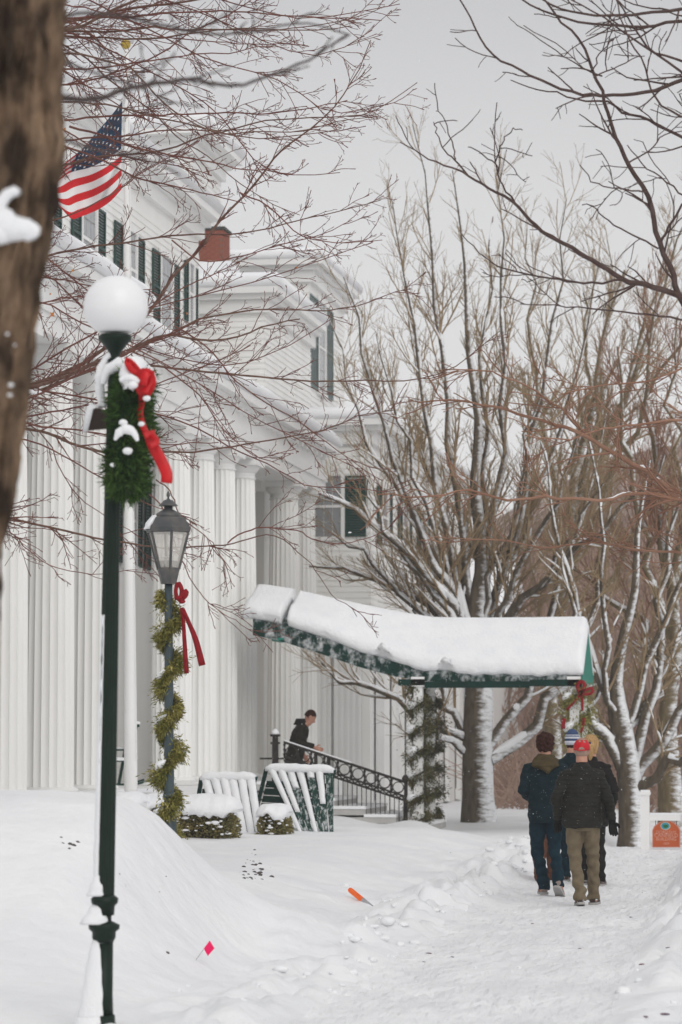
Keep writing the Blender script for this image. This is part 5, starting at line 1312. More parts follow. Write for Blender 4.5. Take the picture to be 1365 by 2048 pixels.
    for (a, b, r, _) in ((105, 629, 7, 0), (146, 541, 4, 1), (130, 258, 4, 1), (101, 588, 3, 0), (375, 627, 3, 0), (593, 535, 3, 0)):
        c = at(a, b, 26.5) - Vector(off); rr = r * 26.5 / F
        lf.loft([[c + Vector((rr * math.cos(t) * (1 if i % 2 else .45), dy, rr * math.sin(t) * (1 if i % 2 else .5))) for i, t in enumerate([2 * math.pi * j / 8 for j in range(8)])] for dy in (-.002, .002)])
    lf.build('dead_leaves', mat('dead_leaf', (.42, .10, .03), .7, (.5, .22, .05), 5), T)
near_maple()

# ------------------------------------------------------------------ tree off the right-hand edge
def right_tree():
    random.seed(5); Yt = 22.0; p = at(1780, 1500, Yt); g = gz(p.x, Yt) - .1
    T = thing('shade_tree', 'dark bare branches reaching in from the upper right, tree standing past the edge', 'tree', (p.x, Yt, g)); off = np.array([p.x, Yt, g])
    B = Branches(); q = catmull([np.array([p.x, Yt, g]), np.array(at(1740, 1000, Yt)), np.array(at(1650, 300, Yt)), np.array(at(1600, -400, Yt)), np.array(at(1700, -1500, Yt))], 18) - off; B.add(q, np.linspace(.22, .03, 18)); ob('trunk', B.mesh('trunk', lambda r: 14), RIGHTB, T)
    PR = [dict(n=3.2, len=.6, ang=42, wan=.14, up=.0, rr=.6, rmin=.0042, npts=7, t0=.1, flat=.5, rmax=.009), dict(n=5, len=.22, ang=42, wan=.16, up=.0, rr=.7, rmin=.003, npts=4, t0=.1, rmax=.005)]
    lines = [
     ([(1690, 900), (1590, 800), (1450, 700), (1365, 600), (1342, 538), (1317, 476), (1293, 385), (1255, 327), (1239, 286), (1218, 236), (1204, 182), (1185, 141), (1181, 124), (1156, 75), (1115, 35), (1090, 0), (1060, -50)], .036, .006),
     ([(1400, 615), (1365, 596), (1297, 571), (1247, 559), (1193, 526), (1152, 501), (1098, 472), (1065, 443), (1032, 410), (978, 377), (937, 352), (879, 327), (837, 306), (800, 284)], .026, .004),
     ([(1032, 410), (1010, 378), (999, 356), (990, 327), (960, 305), (937, 294)], .008, .004), ([(990, 327), (1000, 300), (1012, 272), (1030, 258), (1045, 260)], .006, .0035),
     ([(937, 352), (912, 319), (887, 298), (875, 265), (868, 244)], .008, .0035), ([(912, 319), (905, 285), (899, 265), (885, 230), (872, 222)], .006, .0035),
     ([(1620, 60), (1590, 120), (1450, 130), (1365, 161), (1297, 184), (1214, 192), (1156, 188), (1090, 163), (1032, 137), (986, 108), (957, 70), (938, 30), (920, 0), (905, -40)], .022, .005),
     ([(1560, 380), (1450, 310), (1365, 275), (1290, 238), (1245, 226), (1214, 203), (1160, 200), (1110, 185), (1060, 175), (1022, 160)], .018, .004),
     ([(1560, -10), (1450, 5), (1365, 18), (1297, 25), (1214, 31), (1131, 21), (1090, 0), (1050, -30)], .018, .006),
     ([(1560, 30), (1450, 35), (1365, 42), (1297, 54), (1214, 50), (1123, 35), (1048, 0), (1000, -30)], .018, .006),
     ([(1560, 200), (1450, 160), (1365, 124), (1297, 95), (1255, 33), (1235, 0), (1220, -30)], .015, .005),
     ([(1560, 260), (1450, 200), (1365, 145), (1276, 83), (1193, 25), (1143, 0)], .015, .005),
     ([(1470, 440), (1400, 410), (1365, 389), (1317, 352), (1280, 323), (1255, 290)], .010, .004),
     ([(1320, 490), (1340, 450), (1365, 410), (1390, 380), (1430, 340)], .012, .006),
     ([(1247, 559), (1172, 567), (1123, 559), (1048, 546), (998, 534), (965, 509), (925, 470)], .010, .004),
     ([(1317, 497), (1263, 468), (1214, 439), (1189, 414), (1165, 410)], .008, .004),
     ([(1293, 385), (1240, 378), (1190, 365), (1160, 330)], .007, .0035),
     ([(1255, 327), (1300, 300), (1330, 270), (1365, 262)], .007, .004),
     ([(1185, 141), (1200, 110), (1225, 80), (1236, 75)], .006, .0035),
     ([(1204, 152), (1170, 138), (1130, 115), (1085, 110)], .007, .0035), ([(1188, 155), (1240, 130), (1290, 112)], .006, .0035),
     ([(1430, 660), (1365, 640), (1290, 628), (1200, 620), (1120, 612), (1040, 608)], .010, .004),
     ([(1560, 330), (1470, 300), (1400, 250), (1330, 215), (1300, 180), (1290, 130), (1250, 60), (1230, -10)], .012, .005),
    ]
    tw = Branches()
    for ln, r0, r1 in lines:
        Y0 = 22.0 if ln[0][0] > 1365 else 21.6; b = Branches(); q, rr = traced(off, b, ln, Y0, 21.6 + random.uniform(-.8, .8), r0, r1, .005)
        ob('branch', b.mesh('branch', lambda r: 7), RIGHTB, T); sprout(tw, q, rr, 0, PR)
    ob('crown', tw.mesh('crown', lambda r: 5 if r > .007 else 3), RIGHTB, T)
    # second, farther tree at the right edge with brown boughs across the wood
    Yt = 38.0; p = at(1640, 1500, Yt); g = gz(p.x, Yt) - .1
    T = thing('shade_tree', 'brown boughs drooping in from the right edge at mid height, in front of the wood', 'tree', (p.x, Yt, g)); off = np.array([p.x, Yt, g])
    B = Branches(); q = catmull([np.array([p.x, Yt, g]), np.array(at(1560, 1000, Yt)), np.array(at(1540, 400, Yt)), np.array(at(1600, -400, Yt))], 16) - off; B.add(q, np.linspace(.2, .03, 16)); ob('trunk', B.mesh('trunk', lambda r: 14), TWIGB, T)
    PR = [dict(n=4.5, len=.95, ang=35, wan=.12, up=.01, rr=.6, rmin=.008, npts=6, t0=.1, flat=.5, rmax=.018), dict(n=6, len=.4, ang=38, wan=.15, up=.0, rr=.7, rmin=.006, npts=4, t0=.1, rmax=.008), dict(n=6, len=.2, ang=38, wan=.15, up=.0, rr=.7, rmin=.005, npts=3, t0=.1, rmax=.008)]
    lines = [([(1570, 1120), (1500, 1080), (1430, 1040), (1365, 1000), (1305, 952), (1226, 905), (1150, 862), (1060, 835), (980, 812), (900, 800), (840, 805)], .05, .010),
             ([(1560, 1010), (1500, 1000), (1430, 1005), (1365, 999), (1279, 986), (1200, 1000), (1095, 994), (1017, 1000), (938, 980), (860, 994), (755, 989)], .035, .008),
             ([(1550, 880), (1500, 860), (1430, 850), (1365, 840), (1280, 850), (1200, 862), (1130, 880), (1050, 870)], .025, .008),
             ([(1575, 1180), (1500, 1150), (1430, 1120), (1365, 1105), (1280, 1100), (1180, 1085), (1090, 1095), (1000, 1080), (900, 1085)], .022, .007),
             ([(1180, 876), (1100, 800), (1040, 765), (960, 740), (900, 745)], .018, .007),
             ([(1545, 690), (1500, 700), (1400, 720), (1300, 760), (1200, 770), (1120, 790)], .02, .007)]
    tw = Branches(); S = Branches()
    for ln, r0, r1 in lines:
        b = Branches(); q, rr = traced(off, b, ln, 38.0, 37 + random.uniform(-1.5, 1.5), r0, r1, .01); ob('branch', b.mesh('branch', lambda r: 7), TWIGB, T); sprout(tw, q, rr, 0, PR); snowtop(b, S, .02, (0, 0, 1), thr=.72)
    ob('crown', tw.mesh('crown', lambda r: 5 if r > .012 else 3), TWIGB, T); ob('snow_cover', S.mesh('snow_cover', lambda r: 6), SNOWF, T, kind='stuff')
right_tree()

# ------------------------------------------------------------------ blurred trunk close by on the left
def near_trunk():
    Y = 9.6; s = Y / F; rad = .25
    T = thing('old_maple_trunk', 'thick furrowed brown trunk leaning along the left edge with a snow pad on it', 'tree')
    edge = [(5, -400, 160), (5, -150, 140), (5, 0, 130), (0, 180, 128), (0, 300, 124), (0, 400, 108), (0, 480, 101), (0, 560, 88), (0, 640, 78), (0, 760, 60), (0, 900, 40), (0, 1040, 26), (0, 1130, 8), (0, 1230, -6), (0, 1500, -70), (0, 1900, -150), (0, 2300, -235), (0, 2560, -290)]
    ys = np.array([e[1] for e in edge], float); ex = np.array([e[2] for e in edge], float)
    n = 320; na = 220; V = np.zeros((n, na, 3)); a = np.linspace(0, 2 * np.pi, na, endpoint=False)
    yy = np.linspace(-400, 2560, n); xe = np.interp(yy, ys, ex)
    for i in range(n):
        rr0 = rad * (1 + .12 * max(0, (yy[i] - 1200) / 1300)); c = at(xe[i], yy[i], Y)
        zz = c.z
        k = a * 7.0
        rid = fbm(k * 1.6 + 60 + .5 * np.sin(zz * 2), np.full(na, zz * 2.2 + 40), 4, 61); rid2 = fbm(k * 5 + 90, np.full(na, zz * 7 + 40), 3, 71)
        blend = np.minimum(1, np.minimum(a, 2 * np.pi - a) * 3)
        disp = (np.abs(rid - .5) * -.16 + .05 * (rid2 - .5)) * blend
        r = rr0 * (1 + .04 * np.sin(a * 3 + zz)) + disp + .022 * mnoise.noise(Vector((zz * 2.3, 7, 0))) + .010 * mnoise.noise(Vector((zz * 9, 3, 0)))
        # angle 0 at the far side so the seam is hidden
        V[i, :, 0] = (c.x - rr0) + r * np.cos(a + np.pi * .6); V[i, :, 1] = Y + r * np.sin(a + np.pi * .6); V[i, :, 2] = zz
    i = (np.arange(n - 1) * na)[:, None]; j = np.arange(na)[None, :]; j2 = (j + 1) % na
    q = np.stack([i + j2, i + j, i + na + j, i + na + j2], -1).reshape(-1, 4)
    m = mat('old_bark', (.040, .025, .016), .9, (.27, .18, .115), 5.0, .03, 22, stretch=(1.4, 1.4, .8), lo=.40, hi=.62, detail=6)
    V = V.reshape(-1, 3); base = Vector((V[-na:, 0].mean(), Y, V[-1, 2])); ob('trunk', fastmesh('trunk', V - np.array(base), q), m, T)
    sb = MB()
    for (px, py, r, sq) in ((30, 458, 40, (1.3, .5, .62)), (58, 462, 26, (1, .5, .8)), (0, 440, 36, (1, .5, .8)), (-5, 470, 34, (1, .6, .6))): c = at(px, py, Y - .245) - base; blob(sb, c, r * s, 16, px, sq)
    S = Branches(); S.add(np.array([list(at(a_, b_, Y - .255) - base) for a_, b_ in ((-6, 430), (4, 402), (16, 388), (30, 382), (40, 386))]), np.array([14, 13, 12, 11, 6]) * s)
    ob('snow_pad', S.mesh('snow_pad', lambda r: 12), SNOWF, T)
    for (px, py, r) in ((22, 770, 6), (20, 790, 5), (15, 668, 4), (30, 690, 3)): blob(sb, at(px, py, Y - .25) - base, r * s, 8, px)
    sb.build('snow_pads', SNOWF, T, True, kind='stuff')
    off = np.array(base); m2 = mat('near_branch', (.05, .035, .032), .8, (.08, .06, .055), 9)
    tw = Branches(); PN = [dict(n=3, len=.28, ang=35, wan=.14, up=.03, rr=.5, rmin=.003, npts=6, t0=.2, flat=.4, rmax=.004), dict(n=7, len=.1, ang=38, wan=.15, up=.0, rr=.7, rmin=.002, npts=4, t0=.1)]
    random.seed(9)
    for ln, r0, r1, y1 in (([(100, 200), (128, 196), (165, 200), (205, 194), (249, 179), (300, 168), (348, 163), (392, 156), (414, 167), (476, 170), (500, 165), (600, 128), (695, 72)], .0135, .005, 11.5),
                       ([(110, 40), (180, 25), (300, 45), (370, 60), (440, 68), (520, 62), (610, 45), (700, 70)], .008, .004, 12.2),
                       ([(95, 262), (150, 285), (190, 300), (240, 308), (300, 322), (360, 350)], .007, .003, 11.0),
                       ([(115, 120), (200, 150), (280, 175), (330, 200), (400, 215)], .006, .003, 11.6)):
        b = Branches(); q, rr = traced(off, b, ln, 9.75, y1, r0, r1, .002); ob('branch', b.mesh('branch', lambda r: 7), m2, T); sprout(tw, q, rr, 0, PN)
    ob('crown', tw.mesh('crown', lambda r: 4), m2, T)
    T.location = base
near_trunk()

# ------------------------------------------------------------------ people
DG = bpy.context.evaluated_depsgraph_get
def ell(cx, cy, cz, rx, ry, n=20, tilt=0.0, rz=0.0):
    P = []
    for j in range(n):
        a = 2 * math.pi * j / n; x, y = rx * math.cos(a), ry * math.sin(a); xx = x * math.cos(rz) - y * math.sin(rz); yy = x * math.sin(rz) + y * math.cos(rz)
        P.append((cx + xx, cy + yy, cz + tilt * yy))
    return P
def fuse(name, m, voxel, mats, parent, smooth=4, disp=None, **pr):
    me = raw('tmp', m.V, m.F); o = bpy.data.objects.new('tmp', me); COL.objects.link(o)
    r = o.modifiers.new('r', 'REMESH'); r.mode = 'VOXEL'; r.voxel_size = voxel; r.use_smooth_shade = True
    s = o.modifiers.new('s', 'SMOOTH'); s.iterations = smooth; s.factor = .5
    dg = DG(); dg.update(); nm = bpy.data.meshes.new_from_object(o.evaluated_get(dg)); bpy.data.objects.remove(o); bpy.data.meshes.remove(me)
    nm.name = name; nm.materials.clear()
    if disp:
        n = len(nm.vertices); co = np.zeros(n * 3, np.float32); nm.vertices.foreach_get('co', co); co = co.reshape(-1, 3)
        no = np.zeros(n * 3, np.float32); nm.vertex_normals.foreach_get('vector', no); no = no.reshape(-1, 3)
        co = co + no * disp(co)[:, None]; nm.vertices.foreach_set('co', co.reshape(-1).astype(np.float32)); nm.update()
    nm.polygons.foreach_set('use_smooth', [True] * len(nm.polygons))
    return ob(name, nm, mats, parent, **pr)
def n3(co, f, seed=0.0):
    return np.array([mnoise.noise(Vector((c[0] * f[0] + seed, c[1] * f[1], c[2] * f[2]))) for c in co])
SKIN = mat('skin', (.50, .27, .19), .55, (.44, .21, .15), 9, spec=.3)
def fig(name, label, loc, rz, S, P):
    """P: pose and clothes. local frame: +y is where the person walks, z up, metres for a 1.78 m body, scaled by S"""
    T = thing(name, label, 'person', loc, rz); T.scale = (S, S, S)
    hip = P.get('hip', (0, 0, .93)); lean = P.get('lean', 0.04); hx, hy, hz = hip
    def tor(z, w, d, extra=0.0, fy=0): k = (z - .93) / .55; return ell(hx + P.get('side', 0) * k, hy + lean * k + fy, z, w + extra, d + extra)
    hc = Vector(P.get('head', (hx + P.get('side', 0), hy + lean * 1.4 + .03, 1.665)))
    sh = [Vector((hx - .172, hy + lean, 1.41)), Vector((hx + .172, hy + lean, 1.41))]
    legs, arms = P['legs'], P['arms']     # legs: (knee, ankle, toe); arms: (elbow, wrist)
    # -- body: one continuous surface
    b = MB()
    b.loft([tor(.84, .13, .09), tor(.92, .165, .115), tor(1.05, .14, .10), tor(1.2, .15, .11), tor(1.35, .175, .115), tor(1.44, .15, .09), tor(1.5, .06, .06)])
    b.tube([(hc.x * .3 + hx * .7, hy + lean * .95, 1.46), (hc.x * .8 + hx * .2, hc.y - .025, hc.z - .09), (hc.x, hc.y - .01, hc.z)], [.068, .064, .064], 12)
    fd = Vector(P.get('face', (0, 1, 0))).normalized(); sd = Vector((fd.y, -fd.x, 0)).normalized(); up = sd.cross(fd).normalized()
    if up.z < 0: up = -up
    def hpt(f, s_, u): return hc + fd * f + sd * s_ + up * u
    rings = []
    for (u, rf, rs_, f0) in ((-.115, .035, .03, .045), (-.10, .062, .048, .025), (-.07, .078, .06, .015), (-.03, .088, .068, .006), (.02, .097, .075, 0), (.06, .095, .075, -.004), (.09, .075, .06, -.006), (.112, .04, .035, -.006)):
        rings.append([hpt(f0 + rf * math.cos(a), rs_ * math.sin(a), u) for a in [2 * math.pi * j / 18 for j in range(18)]])
    b.loft(rings)
    b.tube([hpt(.085, 0, .02), hpt(.118, 0, -.02), hpt(.09, 0, -.035)], [.010, .016, .012], 8)          # nose
    b.tube([hpt(.075, -.03, .035), hpt(.085, 0, .035), hpt(.075, .03, .035)], [.014, .013, .014], 6)      # brow
    b.tube([hpt(.078, -.02, -.062), hpt(.092, 0, -.06), hpt(.078, .02, -.062)], [.009, .011, .009], 6)     # lips
    for q in (-1, 1): b.tube([hpt(.0, q * .073, -.03), hpt(-.008, q * .086, .0), hpt(.0, q * .08, .03)], [.010, .014, .012], 8)  # ears
    for q, (kn, an, to) in enumerate(legs):
        h_ = Vector((hx + (-.09, .09)[q], hy, hz - .03)); kn, an, to = Vector(kn), Vector(an), Vector(to)
        b.tube([h_ + Vector((0, 0, .05)), h_ * .55 + kn * .45, kn, kn * .6 + an * .4, an], [.088, .078, .056, .054, .040], 12)
        b.tube([an + Vector((0, -.03, -.02)), an * .4 + to * .6, to], [.045, .04, .03], 10)
    for q, (el, wr) in enumerate(arms):
        el, wr = Vector(el), Vector(wr)
        b.tube([sh[q] + Vector((.03 if q == 0 else -.03, 0, .0)), sh[q], sh[q] * .5 + el * .5, el, el * .5 + wr * .5, wr], [.05, .055, .048, .040, .036, .027], 10)
    fuse('body', b, .011, SKIN, T, 3)
    # -- hands with fingers
    for q, (el, wr) in enumerate(arms):
        hm = P['hands'][q]
        if hm is None: continue
        el, wr = Vector(el), Vector(wr); d = (wr - el).normalized(); d = (d * .6 + Vector(P.get('hdir', ((0, 0, -1), (0, 0, -1)))[q]) * .6).normalized()
        side = Vector((0, 1, 0)) if abs(d.y) < .8 else Vector((0, 0, 1)); side = (side - d * side.dot(d)).normalized(); nrm = d.cross(side) * (1 if q == 0 else -1)
        h = MB(); W = 1.36 if hm is not SKIN else 1.0
        if P.get('hside'): side = Vector(P['hside']); side = (side - d * side.dot(d)).normalized(); nrm = d.cross(side) * (1 if q == 0 else -1)
        h.tube([wr - d * .05, wr, wr + d * .02], [.034 * W, .031 * W, .03 * W], 10)
        def sec(c, w_, t_): return [c + side * (w_ * math.cos(a)) + nrm * (t_ * math.sin(a)) for a in [2 * math.pi * j / 12 for j in range(12)]]
        h.loft([sec(wr, .028 * W, .02 * W), sec(wr + d * .05, .042 * W, .018 * W), sec(wr + d * .092, .041 * W, .015 * W)])
        for k, (o_, L_) in enumerate(((.032, .070), (.011, .080), (-.011, .074), (-.031, .058))):
            c = wr + d * .085 + side * o_ * W; curl = nrm * (-.35)
            h.tube([c, c + (d + curl * .4).normalized() * L_ * .5, c + (d + curl * .4).normalized() * L_ * .5 + (d + curl * 1.6).normalized() * L_ * .5], [.0105 * W, .0098 * W, .008 * W], 8)
        c = wr + d * .03 + side * .035 * W
        h.tube([c, c + (d * .6 + side * .8).normalized() * .035, c + (d * .6 + side * .8).normalized() * .035 + (d * .9 + side * .2 - nrm * .3).normalized() * .035], [.014 * W, .012 * W, .009 * W], 8)
        fuse('glove' if hm is not SKIN else 'hand', h, .0045, hm, T, 2)
    # -- trousers
    t = MB(); e = .022
    t.loft([tor(.80, .12, .10), tor(.86, .165, .135), tor(.95, .18, .14), tor(1.02, .165, .125)])
    for q, (kn, an, to) in enumerate(legs):
        h_ = Vector((hx + (-.088, .088)[q], hy, hz - .05)); kn, an = Vector(kn), Vector(an)
        t.tube([h_ + Vector((0, 0, .06)), h_ * .5 + kn * .5, kn, kn * .5 + an * .5, an + Vector((0, 0, .03)), an + Vector((0, -.01, -.035))], [.104, .090, .070, .066, .064, .070], 14)
    fuse('trousers', t, .010, P['tm'], T, 3, lambda co: .012 * n3(co, (9, 9, 16), 3) * (1 + .8 * (co[:, 2] < .3)) + .007 * np.sin((co[:, 2] * 40 + co[:, 0] * 25 + 3 * n3(co, (6, 6, 6)))) * (co[:, 2] < .55))
    # -- shoes
    for q, (kn, an, to) in enumerate(legs):
        an, to = Vector(an), Vector(to); d = (to - an); d.z = 0; d = d.normalized() if d.length > 1e-3 else Vector((0, 1, 0)); s_ = Vector((d.y, -d.x, 0)); pitch = P.get('pitch', (0, 0))[q]
        D = Vector((d.x * math.cos(pitch), d.y * math.cos(pitch), -math.sin(pitch))); U = s_.cross(D); U = U if U.z > 0 else -U
        o_ = an - D * .055 - U * .075
        def sec(f, w_, h0, h1): return [o_ + D * f + s_ * (w_ * math.cos(a)) + U * (h0 + (h1 - h0) * (.5 + .5 * math.sin(a))) for a in [2 * math.pi * j / 14 for j in range(14)]]
        m = MB(); m.loft([sec(-.012, .022, .02, .06), sec(0, .036, .005, .10), sec(.05, .042, 0, .115), sec(.11, .043, 0, .09), sec(.18, .05, 0, .065), sec(.24, .046, 0, .05), sec(.275, .025, .01, .04)])
        m.tube([an + Vector((0, 0, .03)), an - U * .03], [.046, .05], 12)
        so_ = fuse('shoe', m, .009, P['sm'], T, 2)
        m = MB(); m.loft([[o_ + D * f + s_ * (w_ * math.cos(a)) + U * u for a in [2 * math.pi * j / 16 for j in range(16)]] for f, w_, u in ((.12, .01, 0),)] or []) if False else None
        m = MB(); out = [(-.016, .02), (0, .040), (.06, .046), (.12, .047), (.19, .054), (.25, .046), (.283, .02)]
        ring = [o_ + D * f + s_ * w_ for f, w_ in out] + [o_ + D * f - s_ * w_ for f, w_ in reversed(out)]
        m.loft([[p - U * .012 for p in ring], [p + U * .014 for p in ring]]); m.build('sole', P.get('solem', mat('sole_grey', (.35, .34, .33), .7)), so_)
        if P.get('shoesnow'):
            m = MB()
            for k in range(5): blob(m, o_ + D * random.uniform(-.01, .2) + s_ * random.uniform(-.04, .04) + U * random.uniform(.02, .08), random.uniform(.012, .024), 7, k, (1, 1, .6))
            m.build('snow_lump', SNOWF, so_, True)
    # -- jacket
    j = MB(); hem = P.get('hem', .84); jw = P.get('jw', 1.0)
    R_ = [tor(hem, .185 * jw, .145), tor(hem + .05, .20 * jw, .155), tor(1.05, .195 * jw, .15), tor(1.2, .205 * jw, .155), tor(1.32, .205 * jw, .15), tor(1.39, .185 * jw, .135), tor(1.455, .135 * jw, .105), tor(1.50, .085, .08), tor(1.545, .075, .075)]
    j.loft(R_)
    for q, (el, wr) in enumerate(arms):
        el, wr = Vector(el), Vector(wr); s0 = sh[q] + Vector(((-.0, .0)[q], 0, -.015)); d = (wr - el).normalized()
        j.tube([s0 + Vector(((.07, -.07)[q], 0, .015)), s0 + Vector(((-.005, .005)[q], 0, 0)), s0 * .55 + el * .45, el, el * .5 + wr * .5, wr - d * .02], [.070, .078, .072, .064, .058, .050], 14)
    qs = P.get('quilt', .0)
    def dj(co):
        d_ = .015 * n3(co, (7, 7, 13), 8) + .008 * n3(co, (20, 20, 30), 2)
        if qs: ph = (co[:, 2] + .05 * np.abs(co[:, 0]) * 0) / qs + .25 * n3(co, (3, 3, 3)); d_ = d_ - .0095 * np.maximum(0, np.abs(np.sin(np.pi * ph)) * -1 + .45) / .45
        return d_
    fuse('jacket', j, P.get('jv', .0095), P['jm'], T, 3, dj)
    for nm, fn in P.get('extra', ()): fn(T, hpt, hc)
    return T
def hairshell(T, hpt, m, r=1.0, back=-.05, low=-.075, name='hair', amp=.012, f=26, long=0):
    h = MB(); rings = []
    for (u, rf, rs_, f0) in ((low, .06, .066, -.030), (-.03, .082, .078, -.025), (.02, .100, .086, -.018), (.065, .102, .086, -.012), (.10, .085, .070, -.010), (.128, .05, .045, -.010), (.138, .015, .015, -.01)):
        rings.append([hpt(f0 + rf * r * math.cos(a), rs_ * r * math.sin(a), u) for a in [2 * math.pi * j / 20 for j in range(20)]])
    h.loft(rings)
    if long:
        h.tube([hpt(-.09, 0, .03), hpt(-.13, .01, -.02), hpt(-.12, .01, -.10), hpt(-.10, 0, -.18)], [.03, .035, .032, .015], 10)
    return fuse(name, h, .008, m, T, 2, lambda co: amp * n3(co, (f, f, f * (.35 if long else 1)), 1))
HB = mat('hair_brown', (.020, .007, .005), .8, (.055, .021, .014), 40, spec=.1)
HG = mat('hair_grey', (.36, .22, .17), .7, (.28, .2, .16), 40); HBL = mat('hair_blond', (.30, .17, .065), .7, (.46, .29, .13), 60, stretch=(1, 1, .15))
CHAR = mat('charcoal_nylon', (.0115, .011, .0085), .65, (.019, .0185, .0155), 7, .002, 70, spec=.16)
NAVY = mat('navy_jacket', (.0035, .0125, .018), .7, (.006, .019, .026), 7, .002, 60, spec=.1)
JEAN = mat('dark_jeans', (.004, .017, .027), .85, (.008, .028, .040), 12, .002, 80, spec=.1)
KHAKI = mat('khaki_cord', (.125, .095, .058), .85, (.175, .138, .088), 14, .002, 90)
BLACKC = mat('black_coat', (.0075, .0065, .006), .7, (.013, .011, .010), 8, .002, 50, spec=.12)
GLOVE = mat('black_glove', (.006, .006, .006), .7, (.011, .011, .011), 9, spec=.1)
SHOEB = mat('brown_shoe', (.045, .028, .022), .7, (.32, .31, .31), 16, lo=.5, hi=.6)
SHOEG = mat('grey_trainer', (.25, .20, .18), .6, (.42, .10, .09), 12, lo=.52, hi=.58)
OLIVE = mat('olive_hood', (.050, .037, .017), .85, (.075, .056, .028), 9, spec=.1)
REDC = mat('red_cap', (.55, .008, .018), .6, (.46, .006, .015), 8)
def snowspeck(T, n, w_, d_, z0, z1, yoff, seed):
    rs = random.Random(seed); m = MB()
    for k in range(n):
        a = rs.uniform(math.pi * 1.1, math.pi * 1.9); z = rs.uniform(z0, z1); c = Vector((w_ * math.cos(a), yoff + d_ * math.sin(a), z)); r = rs.uniform(.0010, .0028)
        m.loft([[c + Vector((r, 0, 0)), c + Vector((0, 0, r)), c + Vector((-r, 0, 0)), c + Vector((0, 0, -r))], [c + Vector((r * .3, -r, 0)), c + Vector((0, -r, r * .3)), c + Vector((-r * .3, -r, 0)), c + Vector((0, -r, -r * .3))]])
    m.build('snow_flecks', SNOWF, T, kind='stuff')
def place(px, Y): p = at(px, 1700, Y); return (p.x, Y, gz(p.x, Y))
# 1: red cap, charcoal quilted jacket
def cap(T, hpt, hc):
    h = MB(); rings = []
    for (u, rf, rs_) in ((.005, .112, .090), (.04, .112, .091), (.08, .100, .082), (.115, .070, .058), (.135, .03, .026), (.138, .005, .005)): rings.append([hpt(-.004 + rf * math.cos(a), rs_ * math.sin(a), u) for a in [2 * math.pi * j / 24 for j in range(24)]])
    h.loft(rings); c = h.build('cap', REDC, T, True)
    b = MB(); b.loft([[hpt(.09 + .07 * math.cos(a), .075 * math.sin(a), u - .0) for a in [math.pi * (j / 10 - .5) for j in range(11)]] for u in (.006, .014)]); b.build('brim', REDC, c)
    g = MB(); g.loft([[hpt(-.118 - .001 * k_, s_, .008 + u) for s_, u in ((-.035, 0), (-.030, .018), (-.015, .030), (0, .034), (.015, .030), (.030, .018), (.035, 0))] for k_ in (0, 1)]); g.build('cap_opening', HG, c)
    s = MB(); s.loft([[hpt(-.121, s_, u) for s_, u in ((-.05, .0), (.05, .0), (.05, .013), (-.05, .013))], [hpt(-.124, s_, u) for s_, u in ((-.05, .0), (.05, .0), (.05, .013), (-.05, .013))]]); s.build('cap_strap', REDC, c)
fig('person', 'person in red cap, charcoal quilted jacket and khaki trousers, nearest on the path', place(1165, 31.0), R(4), 1.0,
  dict(lean=.05, legs=(((-.080, .04, .50), (-.020, -.18, .10), (-.05, .02, .02)), ((.115, .12, .50), (.110, .16, .085), (.15, .36, .02))), pitch=(.15, .0),
       arms=(((-.275, -.06, 1.15), (-.265, .06, .92)), ((.285, -.03, 1.14), (.325, .04, .90))), hands=(GLOVE, GLOVE), jm=CHAR, tm=KHAKI, sm=SHOEB, hem=.83, jw=1.10, quilt=.048, jv=.008, shoesnow=True, hside=(.8, .6, 0),
       extra=(('hair', lambda T, h, c: hairshell(T, h, HG, .93, low=-.06, amp=.004)), ('cap', cap), ('fl', lambda T, h, c: snowspeck(T, 70, .26, .18, .85, 1.5, .0, 1)))))
# 2: navy jacket with olive hood, dark hair
def hood(T, hpt, hc):
    h = MB(); h.loft([ell(0, -.035, 1.40, .10, .11, 20), ell(0, -.05, 1.43, .155, .135, 20), ell(0, -.02, 1.49, .14, .12, 20), ell(0, .0, 1.545, .10, .09, 20), ell(0, .0, 1.56, .075, .07, 20)])
    h.tube([(-.10, -.04, 1.50), (-.05, -.13, 1.42), (.02, -.15, 1.38), (.09, -.10, 1.44), (.12, -.02, 1.50)], [.03, .035, .04, .035, .03], 8)
    fuse('hood', h, .009, OLIVE, T, 3, lambda co: .012 * n3(co, (14, 14, 22), 5))
fig('person', 'person with dark curly hair, navy jacket with olive hood and dark jeans', place(1092, 32.8), R(6), 1.035,
  dict(lean=.04, legs=(((-.095, .12, .50), (-.02, .04, .095), (-.05, .24, .02)), ((.10, .02, .50), (.135, -.20, .14), (.17, -.06, .02))), pitch=(.0, .55),
       arms=(((-.245, -.02, 1.16), (-.14, .20, 1.05)), ((.26, -.02, 1.16), (.15, .20, 1.05))), hands=(GLOVE, GLOVE), hdir=((.5, .8, 0), (-.5, .8, 0)), jm=NAVY, tm=JEAN, sm=SHOEG, hem=.80, jw=.98, quilt=.0,
       extra=(('hair', lambda T, h, c: hairshell(T, h, HB, 1.14, low=-.075, amp=.026, f=34)), ('hood', hood), ('fl', lambda T, h, c: snowspeck(T, 70, .23, .17, .85, 1.4, .0, 2)))))
